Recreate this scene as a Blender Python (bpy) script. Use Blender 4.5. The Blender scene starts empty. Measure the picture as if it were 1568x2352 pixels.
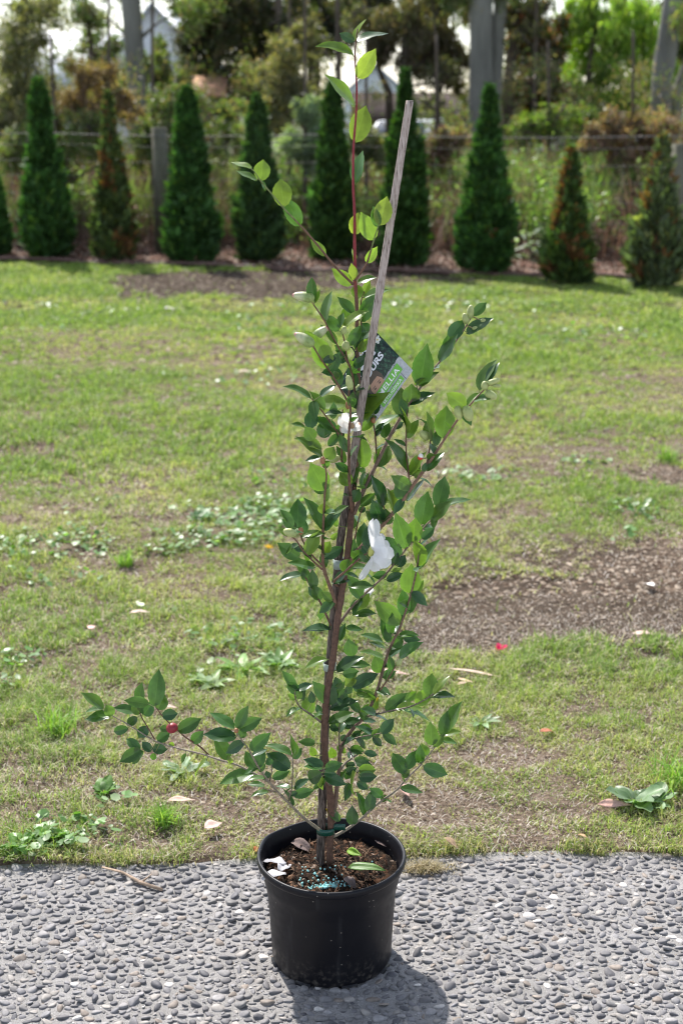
import bpy, math, numpy as np
from mathutils import Vector
R = math.radians
rng = np.random.default_rng(7)
S = bpy.context.scene
C = S.collection
# ------------------------------------------------------------------ camera, light, exposure
PITCH = math.atan(926/3200)
CAM = np.array([0.02, -2.497, 1.669])
cam = bpy.data.cameras.new("camera"); co = bpy.data.objects.new("camera", cam); C.objects.link(co)
co.location = CAM; co.rotation_euler = (math.pi/2-PITCH, 0, 0)
cam.sensor_fit = 'VERTICAL'; cam.sensor_height = 36; cam.lens = 3200/2352*36
cam.clip_start = 0.05; cam.clip_end = 2000
cam.dof.use_dof = True; cam.dof.focus_distance = 2.68; cam.dof.aperture_fstop = 4.5
S.camera = co
AZ, EL = R(-24), R(50)
w = bpy.data.worlds.new("World"); S.world = w; w.use_nodes = True
nt = w.node_tree; bg = nt.nodes['Background']
sk = nt.nodes.new('ShaderNodeTexSky'); sk.sky_type = 'NISHITA'; sk.sun_disc = False
sk.sun_elevation = EL; sk.sun_rotation = AZ; sk.air_density = 1.0; sk.dust_density = 1.0; sk.ozone_density = 1.0
hs = nt.nodes.new('ShaderNodeHueSaturation'); hs.inputs['Saturation'].default_value = .6      # thin bright cloud veils the blue
nt.links.new(sk.outputs[0], hs.inputs['Color']); nt.links.new(hs.outputs[0], bg.inputs[0]); bg.inputs[1].default_value = 0.138
sd = bpy.data.lights.new("sun", 'SUN'); sd.energy = 4.1; sd.angle = R(1.2); sd.color = (1, .95, .89)
so = bpy.data.objects.new("sun", sd); C.objects.link(so)
SUN = Vector((math.sin(AZ)*math.cos(EL), math.cos(AZ)*math.cos(EL), math.sin(EL)))
so.rotation_euler = SUN.to_track_quat('Z', 'Y').to_euler()
S.view_settings.view_transform = 'Standard'; S.view_settings.look = 'None'
S.view_settings.gamma = 1; S.view_settings.exposure = 0.92
S.cycles.max_bounces = 8; S.cycles.transparent_max_bounces = 8; S.cycles.transmission_bounces = 6
S.cycles.sample_clamp_indirect = 6
S.cycles.pixel_filter_type = 'BLACKMAN_HARRIS'; S.cycles.filter_width = 1.1

# ------------------------------------------------------------------ helpers
FW = np.array([0, math.cos(PITCH), -math.sin(PITCH)]); UP = np.array([0, math.sin(PITCH), math.cos(PITCH)])
def ray(px, py): return np.array([1., 0, 0])*(px-784)/3200 + UP*(1176-py)/3200 + FW
def at(px, py, Y):                    # the point at world depth Y seen at this spot of the photo (1568 px wide)
    r = ray(px, py); return CAM + r*((Y-CAM[1])/r[1])
def gr(px, py, z=0.0):
    r = ray(px, py); return CAM + r*((z-CAM[2])/r[2])
K = 1568/2731
CROP = {'A': (1150, 0, 600/1568), 'B': (800, 500, 900/1568), 'C': (1000, 1000, 1000/1568), 'D': (1000, 1700, 1000/1568),
        'E': (1000, 2500, 1000/1568), 'F': (300, 2600, 1000/1568), 'P': (900, 3200, 850/1568), 'W': (1350, 2000, 300/1568), 'T': (1400, 1300, 300/1568)}
def cp(c, x, y):
    o = CROP[c]; return (o[0]+x*o[2])*K, (o[1]+y*o[2])*K
def nrm(v):
    v = np.asarray(v, float); return v/np.maximum(np.linalg.norm(v, axis=-1, keepdims=True), 1e-9)

def link(name, me, parent=None, mat=None):
    o = bpy.data.objects.new(name, me); C.objects.link(o)
    if mat: me.materials.append(mat)
    if parent is not None: o.parent = parent
    return o
def tag(o, label=None, cat=None, group=None, kind=None):
    for k, v in (('label', label), ('category', cat), ('group', group), ('kind', kind)):
        if v: o[k] = v
    return o
def empty(name, loc, label, cat, group=None):
    o = bpy.data.objects.new(name, None); C.objects.link(o); o.location = loc; o.empty_display_size = .1
    return tag(o, label, cat, group)
def mesh(name, V, quads=None, tris=None, col=None, smooth=False, org=None, colname='Col'):
    V = np.asarray(V, np.float32).reshape(-1, 3)
    if org is not None: V = V - np.asarray(org, np.float32)
    me = bpy.data.meshes.new(name)
    q = np.asarray(quads if quads is not None else [], np.int32).reshape(-1, 4)
    t = np.asarray(tris if tris is not None else [], np.int32).reshape(-1, 3)
    me.vertices.add(len(V)); me.vertices.foreach_set('co', V.ravel())
    nl = q.size+t.size; me.loops.add(nl); me.loops.foreach_set('vertex_index', np.concatenate([q.ravel(), t.ravel()]))
    me.polygons.add(len(q)+len(t))
    ls = np.concatenate([np.arange(len(q))*4, q.size+np.arange(len(t))*3]).astype(np.int32)
    me.polygons.foreach_set('loop_start', ls)
    if smooth: me.polygons.foreach_set('use_smooth', np.ones(len(ls), bool))
    me.update(calc_edges=True)
    if col is not None:
        a = me.color_attributes.new(colname, 'FLOAT_COLOR', 'POINT')
        c = np.ones((len(V), 4), np.float32); col = np.asarray(col, np.float32); c[:, :col.shape[1]] = col
        a.data.foreach_set('color', c.ravel())
    return me
class MB:                              # collects pieces that become ONE mesh object
    def __init__(s): s.v = []; s.q = []; s.t = []; s.c = []; s.n = 0
    def add(s, V, q=None, t=None, col=None):
        V = np.asarray(V, float).reshape(-1, 3)
        s.v.append(V)
        if q is not None and len(q): s.q.append(np.asarray(q, int).reshape(-1, 4)+s.n)
        if t is not None and len(t): s.t.append(np.asarray(t, int).reshape(-1, 3)+s.n)
        c = np.ones((len(V), 4))*.5
        if col is not None:
            col = np.asarray(col, float)
            c[:, :col.shape[-1]] = col
        s.c.append(c); s.n += len(V)
    def box(s, c, h, rot=0, col=None, tilt=None):
        c = np.array(c, float); h = np.array(h, float)
        P = np.array([[x, y, z] for x in (-1, 1) for y in (-1, 1) for z in (-1, 1)])*h
        ca, sa = math.cos(rot), math.sin(rot); P = P@np.array([[ca, sa, 0], [-sa, ca, 0], [0, 0, 1]])
        s.add(P+c, [[0, 1, 3, 2], [4, 6, 7, 5], [0, 4, 5, 1], [2, 3, 7, 6], [0, 2, 6, 4], [1, 5, 7, 3]], col=col)
    def tube(s, P, rad, n=8, col=None, cap=True, wob=0):
        P = np.asarray(P, float); m = len(P)
        rad = np.ones(m)*rad if np.ndim(rad) == 0 else np.asarray(rad, float)
        T = nrm(np.gradient(P, axis=0)); ref = np.array([1., 0, 0]) if abs(T[:, 2]).mean() > .6 else np.array([0, 0, 1.])
        A = nrm(np.cross(T, ref)); B = np.cross(T, A)
        th = np.arange(n)/n*2*math.pi
        rr = rad[:, None]*(1+(wob*np.sin(th*3+1)[None]+wob*.7*rng.standard_normal((m, n)) if wob else 0))
        V = P[:, None]+rr[..., None]*(np.cos(th)[None, :, None]*A[:, None]+np.sin(th)[None, :, None]*B[:, None])
        i = np.arange(m-1)[:, None]*n; j = np.arange(n)[None]; k = (j+1) % n
        q = np.stack([i+j, i+k, i+n+k, i+n+j], -1).reshape(-1, 4)
        V = V.reshape(-1, 3); t = []
        if cap:
            V = np.vstack([V, P[0], P[-1]]); a = m*n; b = a+1
            t = [[a, (x+1) % n, x] for x in range(n)]+[[b, (m-1)*n+x, (m-1)*n+(x+1) % n] for x in range(n)]
        s.add(V, q, t, col)
    def lathe(s, prof, c, n=64, col=None, fn=None, close=False):
        V = []
        for r, z in prof:
            for k in range(n):
                a = k/n*2*math.pi; rr, zz = (r, z) if fn is None else fn(r, z, a)
                V.append((c[0]+rr*math.cos(a), c[1]+rr*math.sin(a), c[2]+zz))
        m = len(prof); q = [[i*n+j, i*n+(j+1) % n, (i+1)*n+(j+1) % n, (i+1)*n+j] for i in range(m-1) for j in range(n)]
        s.add(V, q, col=col)
    def ball(s, c, r, ax=(0, 0, 1), ln=1, n=8, m=6, col=None, colfn=None, tp=.18):
        ax = nrm(np.array(ax, float)); ref = np.array([1., 0, 0]) if abs(ax[0]) < .8 else np.array([0, 1., 0])
        A = nrm(np.cross(ax, ref)); B = np.cross(ax, A); V = []; cc = []
        for i in range(m+1):
            t = i/m; ph = t*math.pi
            rr = r*math.sin(ph)**.85*(1-tp*t) if 0 < i < m else r*.02
            for k in range(n):
                a = k/n*2*math.pi
                V.append(np.array(c)-ax*ln*r*math.cos(ph)+rr*(math.cos(a)*A+math.sin(a)*B)); cc.append(colfn(t) if colfn else col)
        q = [[i*n+j, i*n+(j+1) % n, (i+1)*n+(j+1) % n, (i+1)*n+j] for i in range(m) for j in range(n)]
        s.add(V, q, col=np.array(cc) if cc[0] is not None else None)
    def out(s, name, mat, parent=None, org=None, smooth=False):
        if org is None and parent is not None:
            org = np.zeros(3); p = parent
            while p is not None: org = org+np.array(p.location); p = p.parent
        q = np.vstack(s.q) if s.q else None; t = np.vstack(s.t) if s.t else None
        return link(name, mesh(name, np.vstack(s.v), q, t, np.vstack(s.c), smooth, org), parent, mat)

_perm = rng.random((256, 256))
def vnoise(x, y, s=1.0, seed=0):
    x = np.asarray(x)*s+seed*17.31+500; y = np.asarray(y)*s+seed*9.77+500
    xi = np.floor(x).astype(int); yi = np.floor(y).astype(int); fx = x-xi; fy = y-yi
    fx = fx*fx*(3-2*fx); fy = fy*fy*(3-2*fy); g = lambda a, b: _perm[a % 256, b % 256]
    return (g(xi, yi)*(1-fx)+g(xi+1, yi)*fx)*(1-fy)+(g(xi, yi+1)*(1-fx)+g(xi+1, yi+1)*fx)*fy
def fbm(x, y, s=1.0, seed=0, o=4):
    r = 0; a = 1; tt = 0
    for i in range(o): r = r+a*vnoise(x, y, s*2**i, seed+i); tt += a; a *= .55
    return r/tt
def sstep(a, b, x): t = np.clip((x-a)/(b-a), 0, 1); return t*t*(3-2*t)

# ------------------------------------------------------------------ materials
def newmat(name):
    m = bpy.data.materials.new(name); m.use_nodes = True; n = m.node_tree; n.nodes.clear()
    o = n.nodes.new('ShaderNodeOutputMaterial'); return m, n, o
def N(n, t, **k):
    x = n.nodes.new(t)
    for a, b in k.items(): setattr(x, a, b)
    return x
def ramp(n, fac, stops):
    r = N(n, 'ShaderNodeValToRGB'); e = r.color_ramp.elements
    while len(e) < len(stops): e.new(.5)
    for el, (p, c) in zip(e, stops): el.position = p; el.color = (*c, 1)
    n.links.new(fac, r.inputs[0]); return r.outputs[0]
def noise(n, scale, detail=4, coord='Object', rough=.6, stretch=None):
    tc = N(n, 'ShaderNodeTexCoord'); t = N(n, 'ShaderNodeTexNoise'); t.inputs['Scale'].default_value = scale
    t.inputs['Detail'].default_value = detail; t.inputs['Roughness'].default_value = rough
    src = tc.outputs[coord]
    if stretch:
        mp = N(n, 'ShaderNodeMapping'); mp.inputs['Scale'].default_value = stretch; n.links.new(src, mp.inputs[0]); src = mp.outputs[0]
    n.links.new(src, t.inputs[0]); return t.outputs[0]
def mixc(n, fac, a, b, mode='MIX'):
    m = N(n, 'ShaderNodeMix', data_type='RGBA', blend_type=mode)
    for i, v in ((0, fac), (6, a), (7, b)):
        if isinstance(v, (int, float)): m.inputs[i].default_value = v
        elif isinstance(v, tuple): m.inputs[i].default_value = (*v, 1)
        else: n.links.new(v, m.inputs[i])
    return m.outputs[2]
def attr(n): a = N(n, 'ShaderNodeVertexColor'); a.layer_name = 'Col'; return a
def bump(n, h, st, dist=.01):
    b = N(n, 'ShaderNodeBump'); b.inputs['Strength'].default_value = st; b.inputs['Distance'].default_value = dist
    n.links.new(h, b.inputs['Height']); return b.outputs[0]
def principled(n, o, col, rough=.7, spec=.5, nrm_=None):
    p = N(n, 'ShaderNodeBsdfPrincipled')
    if isinstance(col, tuple): p.inputs['Base Color'].default_value = (*col, 1)
    else: n.links.new(col, p.inputs['Base Color'])
    if isinstance(rough, (int, float)): p.inputs['Roughness'].default_value = rough
    else: n.links.new(rough, p.inputs['Roughness'])
    p.inputs['Specular IOR Level'].default_value = spec
    if nrm_ is not None: n.links.new(nrm_, p.inputs['Normal'])
    if o: n.links.new(p.outputs[0], o.inputs[0])
    return p
def simple(name, col, rough=.7, nscale=20, var=.25, bst=.3, spec=.4, bscale=None, bdist=.01, stretch=None, metallic=0):
    m, n, o = newmat(name); nz = noise(n, nscale, stretch=stretch)
    c = ramp(n, nz, [(.3, tuple(x*(1-var) for x in col)), (.7, tuple(min(1, x*(1+var)) for x in col))])
    b = bump(n, noise(n, bscale or nscale*3, stretch=stretch), bst, bdist)
    p = principled(n, o, c, rough, spec, b); p.inputs['Metallic'].default_value = metallic; return m
def foliage_mat(name, rough=.45, spec=.4, trans=.45, tcol=(1.25, 1.5, .5), usealpha=False, nscale=30, var=.15):
    m, n, o = newmat(name); a = attr(n); nz = noise(n, nscale, 3)
    v = ramp(n, nz, [(.3, (1-var,)*3), (.7, (1+var,)*3)])
    col = mixc(n, 1.0, a.outputs[0], v, 'MULTIPLY')
    p = principled(n, None, col, rough, spec)
    t = N(n, 'ShaderNodeBsdfTranslucent'); tc = mixc(n, 1.0, col, tcol, 'MULTIPLY'); n.links.new(tc, t.inputs[0])
    mx = N(n, 'ShaderNodeMixShader')
    if usealpha: n.links.new(a.outputs[1], mx.inputs[0])
    else: mx.inputs[0].default_value = trans
    n.links.new(p.outputs[0], mx.inputs[1]); n.links.new(t.outputs[0], mx.inputs[2]); n.links.new(mx.outputs[0], o.inputs[0])
    return m
def vcol_mat(name, rough=.8, spec=.3, nscale=60, var=.2, bst=.4, bscale=200, bdist=.002):
    m, n, o = newmat(name); a = attr(n); v = ramp(n, noise(n, nscale), [(.3, (1-var,)*3), (.7, (1+var,)*3)])
    principled(n, o, mixc(n, 1.0, a.outputs[0], v, 'MULTIPLY'), rough, spec, bump(n, noise(n, bscale), bst, bdist)); return m
M = {}
M['grass'] = foliage_mat('grass_blade', .5, .35, .42, (1.3, 1.35, .75))
M['weed'] = foliage_mat('weed_leaf', .42, .5, .35, (1.3, 1.6, .5))
M['camleaf'] = foliage_mat('camellia_leaf', .27, .48, .4, (1.3, 1.5, .55), True, 90, .12)
M['petal'] = foliage_mat('petal', .6, .3, .62, (1, 1, 1), False, 60, .04)
M['conifer'] = foliage_mat('conifer_spray', .6, .3, .3, (1.2, 1.6, .4), False, 4, .25)
M['gumleaf'] = foliage_mat('gum_leaf', .5, .4, .4, (1.6, 1.8, .5), False, 2, .25)
M['dry'] = foliage_mat('dry_plant', .8, .2, .25, (1.3, 1.1, .8), False, 10, .25)
M['bark'] = simple('camellia_bark', (.14, .075, .045), .75, 120, .5, .8, .3, 400, .003, (1, 1, .3))
M['vbark'] = vcol_mat('twig_bark', .7, .35, 150, .35, .6, 500, .002)
M['gumbark'] = simple('gum_bark', (.22, .215, .195), .85, 3, .35, .6, .2, 12, .03, (1, 1, .25))
M['darkbark'] = simple('dark_bark', (.10, .08, .065), .9, 5, .4, .8, .2, 20, .03, (1, 1, .3))
M['wood'] = simple('weathered_timber', (.13, .125, .09), .85, 8, .35, .6, .2, 30, .01, (1, 1, .15))
M['wire'] = simple('galvanised_wire', (.22, .21, .2), .55, 30, .15, .1, .5, metallic=.3)
M['pipe'] = simple('irrigation_pipe', (.13, .075, .06), .6, 6, .35, .3)
M['clod'] = vcol_mat('soil_clod', .95, .1, 120, .35, .8, 300, .004)
M['litter'] = vcol_mat('dry_litter', .85, .2, 80, .25, .5, 200, .002)

def bark_stake():
    m, n, o = newmat('bamboo_stake')
    nz = noise(n, 420, 5, stretch=(1, 1, .10)); fine = noise(n, 700, 4, stretch=(1, 1, .1)); big = noise(n, 9, 3)
    c = ramp(n, nz, [(.33, (.06, .045, .04)), (.39, (.27, .21, .185)), (.5, (.42, .345, .31)), (.75, (.56, .48, .445))])
    c2 = ramp(n, nz, [(.40, (.03, .024, .02)), (.52, (.13, .1, .085)), (.7, (.27, .22, .19))])
    tc = N(n, 'ShaderNodeTexCoord'); sp = N(n, 'ShaderNodeSeparateXYZ'); n.links.new(tc.outputs['Object'], sp.inputs[0])
    mr = N(n, 'ShaderNodeMapRange'); mr.inputs[1].default_value = .75; mr.inputs[2].default_value = 1.15
    n.links.new(sp.outputs[2], mr.inputs[0])     # the cane colour is darker low down
    c = mixc(n, mr.outputs[0], c2, c)
    principled(n, o, c, .8, .25, bump(n, fine, .7, .002)); return m
M['stake'] = bark_stake()
def concrete():
    m, n, o = newmat('exposed_aggregate_cement')
    a = noise(n, 420, 5); b = noise(n, 9, 4); s = noise(n, 60, 3)
    c = ramp(n, a, [(.26, (.075, .07, .067)), (.38, (.225, .217, .21)), (.55, (.335, .325, .315)), (.8, (.52, .51, .50))])
    c = mixc(n, 1.0, c, ramp(n, b, [(.25, (.72, .71, .69)), (.7, (1.08, 1.07, 1.07))]), 'MULTIPLY')
    h = mixc(n, .5, a, s)
    principled(n, o, c, .9, .2, bump(n, h, .9, .006)); return m
M['cement'] = concrete()
def concrete_far():
    m, n, o = newmat('exposed_aggregate_far')
    tc = N(n, 'ShaderNodeTexCoord'); v = N(n, 'ShaderNodeTexVoronoi'); v.inputs['Scale'].default_value = 55; n.links.new(tc.outputs['Object'], v.inputs[0])
    c = mixc(n, ramp(n, v.outputs['Distance'], [(.35, (0, 0, 0)), (.5, (1, 1, 1))]), (.2, .21, .23), (.42, .41, .4))
    inv = N(n, 'ShaderNodeMath', operation='SUBTRACT'); inv.inputs[0].default_value = 1; n.links.new(v.outputs['Distance'], inv.inputs[1])
    principled(n, o, c, .8, .3, bump(n, inv.outputs[0], .8, .008)); return m
M['cement_far'] = concrete_far()
M['pebble'] = vcol_mat('river_pebble', .62, .35, 160, .22, .25, 500, .0015)
def soil():
    m, n, o = newmat('lawn_soil')
    a = noise(n, 14, 8, rough=.75); b = noise(n, 90, 5); big = noise(n, .8, 3)
    c = ramp(n, a, [(.32, (.05, .038, .03)), (.5, (.18, .145, .115)), (.7, (.38, .32, .27))])
    c = mixc(n, .5, c, ramp(n, b, [(.3, (.05, .036, .028)), (.6, (.25, .2, .155)), (.8, (.4, .34, .27))]))
    c = mixc(n, 1.0, c, ramp(n, big, [(.3, (.8, .76, .72)), (.7, (1.15, 1.12, 1.08))]), 'MULTIPLY')
    c = mixc(n, 1.0, c, attr(n).outputs[0], 'MULTIPLY')
    principled(n, o, c, .95, .1, bump(n, b, 1.0, .02)); return m
M['soil'] = soil()
M['bank'] = simple('bank_soil', (.085, .07, .045), .95, 3, .4, 1, .1, 20, .05)
M['far'] = simple('far_field', (.10, .12, .06), .95, .1, .3, .5, .1)

# ------------------------------------------------------------------ lawn lay-out shared by ground and grass
rowY = lambda x: 12.75-.27*np.asarray(x)           # line of the conifer hedge
edge0 = gr(0, 1998); edge1 = gr(1568, 1972)
def edgeY(x):                                      # where concrete meets lawn
    t = (x-edge0[0])/(edge1[0]-edge0[0]); return edge0[1]+(edge1[1]-edge0[1])*t
PATCH = []                                         # bare earth: centre, half-axes, strength
def edgeN(x): return edgeY(x)+.065*(fbm(x, np.asarray(x)*0, 5, 2, 4)-.5)+.02
def patch(px, py, wpx, hpx, s=1.0):
    c = gr(px, py); a = gr(px+wpx, py); t = gr(px, py-hpx); b = gr(px, py+hpx)
    PATCH.append((c[0], (t[1]+b[1])/2, abs(a[0]-c[0]), abs(t[1]-b[1])/2, s))
for p in [(1290, 1405, 400, 86, 1.6), (1560, 1340, 280, 84, 1.5), (1060, 1470, 230, 44, 1.2), (480, 655, 260, 38, 1.3), (760, 640, 240, 22, 1.1), (1540, 1095, 60, 32, 1),
          (560, 1200, 80, 26, .85), (540, 1520, 90, 26, .85), (120, 1790, 230, 45, .6), (330, 1850, 200, 34, .6), (230, 1690, 110, 30, .7), (560, 1880, 120, 60, .5), (960, 1850, 120, 45, .62),
          (640, 1330, 120, 30, .45), (1150, 1740, 110, 36, .8), (1100, 1880, 200, 22, .5), (900, 640, 200, 15, .8), (1110, 1090, 80, 20, .5), (40, 960, 90, 18, .5), (330, 1480, 140, 24, .4), (80, 1030, 60, 14, .8),
          (200, 1150, 60, 14, .5), (620, 1100, 70, 20, .5), (330, 1610, 120, 30, .55), (880, 1560, 90, 30, .5), (700, 1780, 90, 60, .5), (720, 1480, 60, 20, .5)]: patch(*p)
def bare(x, y):
    b = np.zeros(np.shape(x)); n1 = fbm(x, y, 1.6, 3, 5)-.5; n2 = fbm(x, y, 7, 9, 3)-.5
    for cx, cy, a, h, s in PATCH:
        d = np.sqrt(((x-cx)/a)**2+((y-cy)/h)**2)+n1*1.1+n2*.7
        b = np.maximum(b, s*(1-sstep(.72, 1.12, d)))
    g = sstep(.62, .76, fbm(x, y, .9, 21, 4))*.3+sstep(.58, .72, fbm(x, y, 3.2, 31, 3))*.5*(1-sstep(4, 10, y))
    return np.clip(np.maximum(b, g), 0, 1)

# ------------------------------------------------------------------ ground, paving
def sheet(xs, ys, zf):
    X, Y = np.meshgrid(xs, ys); Z = zf(X, Y); V = np.stack([X, Y, Z], -1).reshape(-1, 3)
    a, b = len(xs), len(ys); i = np.arange(b-1)[:, None]*a+np.arange(a-1)[None]
    return V, np.stack([i, i+1, i+a+1, i+a], -1).reshape(-1, 4)
V, q = sheet(np.linspace(-900, 900, 3), np.linspace(-900, 1500, 3), lambda x, y: x*0-.06)
tag(link('ground', mesh('ground', V, q), None, M['far']), kind='structure')
def lawnz(x, y): return .006+.016*(fbm(x, y, 9, 5, 3)-.3)+.05*(fbm(x, y, .8, 6, 2)-.5)*sstep(1, 3, y)-.012*bare(x, y)
xs = np.concatenate([np.linspace(-9, -3, 40)[:-1], np.linspace(-3, 3, 260), np.linspace(3, 9, 40)[1:]])
ts = np.concatenate([np.linspace(0, .3, 260)[:-1], np.linspace(.3, 1, 160)])
T, X = np.meshgrid(ts, xs, indexing='ij'); E = edgeN(X); Y = E+T*(rowY(X)+.8-E)
Z = lawnz(X, Y); Z[0] = -.01
a = len(xs); i = np.arange(len(ts)-1)[:, None]*a+np.arange(a-1)[None]
tone = 1-.62*sstep(8.2, 9.6, Y+1.2*(fbm(X, Y, 1.1, 77, 3)-.5))      # freshly dug darker earth near the hedge and in the patch at the right
pc0 = gr(1330, 1395); dd = np.sqrt(((X-pc0[0])/1.1)**2+((Y-pc0[1])/.75)**2)+(fbm(X, Y, 1.5, 78, 3)-.5); tone = np.minimum(tone, 1-.48*(1-sstep(.8, 1.3, dd)))
tc3 = np.stack([tone, tone*.97, tone*.94], -1).reshape(-1, 3)
tag(link('lawn_soil', mesh('lawn_soil', np.stack([X, Y, Z], -1), np.stack([i, i+1, i+a+1, i+a], -1), col=tc3, smooth=True), None, M['soil']), kind='structure')
V = []; xs = np.linspace(-12, 12, 40)
# paving: detailed cement sheet near the pot, plainer beyond
PX0, PX1, PY0 = -1.25, 1.3, -.8
V = [(PX0, PY0, 0), (PX1, PY0, 0), (PX1, edgeY(PX1)+.06, 0), (PX0, edgeY(PX0)+.06, 0)]
tag(link('paving', mesh('paving', V, [[0, 1, 2, 3]]), None, M['cement']), kind='structure')
V = [(-12, -14, -.002), (12, -14, -.002), (12, PY0, -.002), (-12, PY0, -.002), (-12, edgeY(-12), -.002), (PX0, PY0, -.002), (PX0, edgeY(PX0)+.05, -.002), (PX1, PY0, -.002), (12, edgeY(12), -.002), (PX1, edgeY(PX1)+.05, -.002)]
tag(link('paving_beyond', mesh('paving_beyond', V, [[0, 1, 2, 3], [3, 5, 6, 4], [7, 2, 8, 9]]), None, M['cement_far']), kind='structure')
def pebbles():
    P = []; cell = .03; grid = {}
    area = (PX0, PX1, PY0, .46)
    for r0, r1, tries in ((.0110, .0150, 2300), (.0085, .0112, 18000), (.006, .0083, 40000), (.0035, .0052, 30000)):
        rx = rng.uniform(area[0], area[1], tries); ry = rng.uniform(area[2], area[3], tries); rr = rng.uniform(r0, r1, tries)*.93
        for x, y, r in zip(rx, ry, rr):
            if y > edgeY(x)+.012: continue
            i, j = int(x//cell), int(y//cell); ok = True
            for a in (-1, 0, 1):
                for b in (-1, 0, 1):
                    for (u, v, s) in grid.get((i+a, j+b), ()):
                        if (u-x)**2+(v-y)**2 < ((s+r)*.88)**2: ok = False; break
                    if not ok: break
                if not ok: break
            if ok: grid.setdefault((i, j), []).append((x, y, r)); P.append((x, y, r))
    P = np.array(P); n = len(P)
    nth, rings = 10, 4
    th = np.arange(nth)/nth*2*math.pi
    ph = np.array([.10, .38, .68, .92])*math.pi/2*1.12
    an = rng.uniform(0, math.pi, n); el = rng.uniform(.5, .92, n); hh = rng.uniform(.34, .58, n); an = np.where(rng.random(n) < .55, rng.normal(0, .5, n), an)
    m2, m3 = rng.uniform(0, .12, n), rng.uniform(0, .2, n); p2, p3 = rng.uniform(0, 6, n), rng.uniform(0, 6, n)
    shape = 1+m2[:, None]*np.sin(2*th+p2[:, None])+m3[:, None]*np.sin(3*th+p3[:, None])
    U = np.zeros((n, 1+rings*nth, 3)); tx, ty = rng.normal(0, .22, n), rng.normal(0, .22, n)
    sup = lambda a: np.sign(a)*np.abs(a)**.66
    U[:, 0, 2] = 1
    for k in range(rings):
        s = sup(math.sin(min(ph[k], math.pi/2)))*(1 if ph[k] <= math.pi/2 else .97)
        U[:, 1+k*nth:1+(k+1)*nth, 0] = s*np.cos(th)*shape; U[:, 1+k*nth:1+(k+1)*nth, 1] = s*np.sin(th)*shape
        U[:, 1+k*nth:1+(k+1)*nth, 2] = sup(math.cos(ph[k]))
    lx = U[..., 0]*P[:, 2, None]*1.1; ly = U[..., 1]*(P[:, 2]*el)[:, None]; lz = U[..., 2]*(P[:, 2]*hh)[:, None]
    ca, sa = np.cos(an)[:, None], np.sin(an)[:, None]
    gx, gy = lx*ca-ly*sa, lx*sa+ly*ca
    gz = lz+gx*tx[:, None]+gy*ty[:, None]+(P[:, 2]*rng.uniform(-.2, .08, n))[:, None]
    V = np.stack([gx+P[:, 0, None], gy+P[:, 1, None], gz], -1)
    t0 = np.array([[0, 1+j, 1+(j+1) % nth] for j in range(nth)])
    q0 = np.array([[1+k*nth+j, 1+(k+1)*nth+j, 1+(k+1)*nth+(j+1) % nth, 1+k*nth+(j+1) % nth] for k in range(rings-1) for j in range(nth)])
    off = np.arange(n)[:, None, None]*(1+rings*nth)
    pal = np.array([(.135, .135, .145), (.17, .172, .185), (.22, .22, .23), (.095, .097, .11), (.27, .26, .25), (.21, .185, .165), (.155, .155, .16), (.50, .49, .48)])
    c = np.array([1.06, 1.01, .96])*pal[rng.choice(8, n, p=[.2, .2, .17, .14, .1, .06, .115, .015])]*rng.uniform(.8, 1.2, (n, 1))
    cc = np.repeat(c[:, None], V.shape[1], 1)
    # worn cement film low on the flanks
    f = sstep(.45, .05, U[..., 2])[..., None]*.45; cc = cc*(1-f)+np.array([.25, .24, .235])*f
    me = mesh('pebbles', V, (q0[None]+off).reshape(-1, 4), (t0[None]+off).reshape(-1, 3), cc.reshape(-1, 3), True)
    tag(link('pebbles', me, None, M['pebble']), 'rounded grey river pebbles set in the cement paving', 'pebbles', kind='stuff')
pebbles()
def grit():
    n = 26000; x = rng.uniform(PX0, PX1, n); y = rng.uniform(-.5, .44, n); k = y < edgeY(x)+.01; x, y = x[k], y[k]; n = len(x)
    b2 = np.array([[1, 0, 0], [.3, .95, 0], [-.8, .6, 0], [-.8, -.6, 0], [.3, -.95, 0], [0, 0, .8]]); Q = b2[None]*rng.uniform(.5, 1.3, (n, 6, 3)); r_ = rng.uniform(.0007, .0022, n)[:, None, None]
    V = Q*r_; V[..., 0] += x[:, None]; V[..., 1] += y[:, None]; V[..., 2] += .0004
    t = np.array([[i, (i+1) % 5, 5] for i in range(5)])[None]+np.arange(n)[:, None, None]*6
    c = np.array([(.42, .41, .39), (.3, .29, .28), (.16, .155, .15), (.55, .54, .52), (.3, .24, .18)])[rng.choice(5, n, p=[.35, .3, .2, .1, .05])]
    tag(link('grit', mesh('grit', V, None, t.reshape(-1, 3), np.repeat(c, 6, 0)), None, M['clod']), 'coarse sand grit between the pebbles of the paving', 'grit', kind='stuff')
grit()

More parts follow.
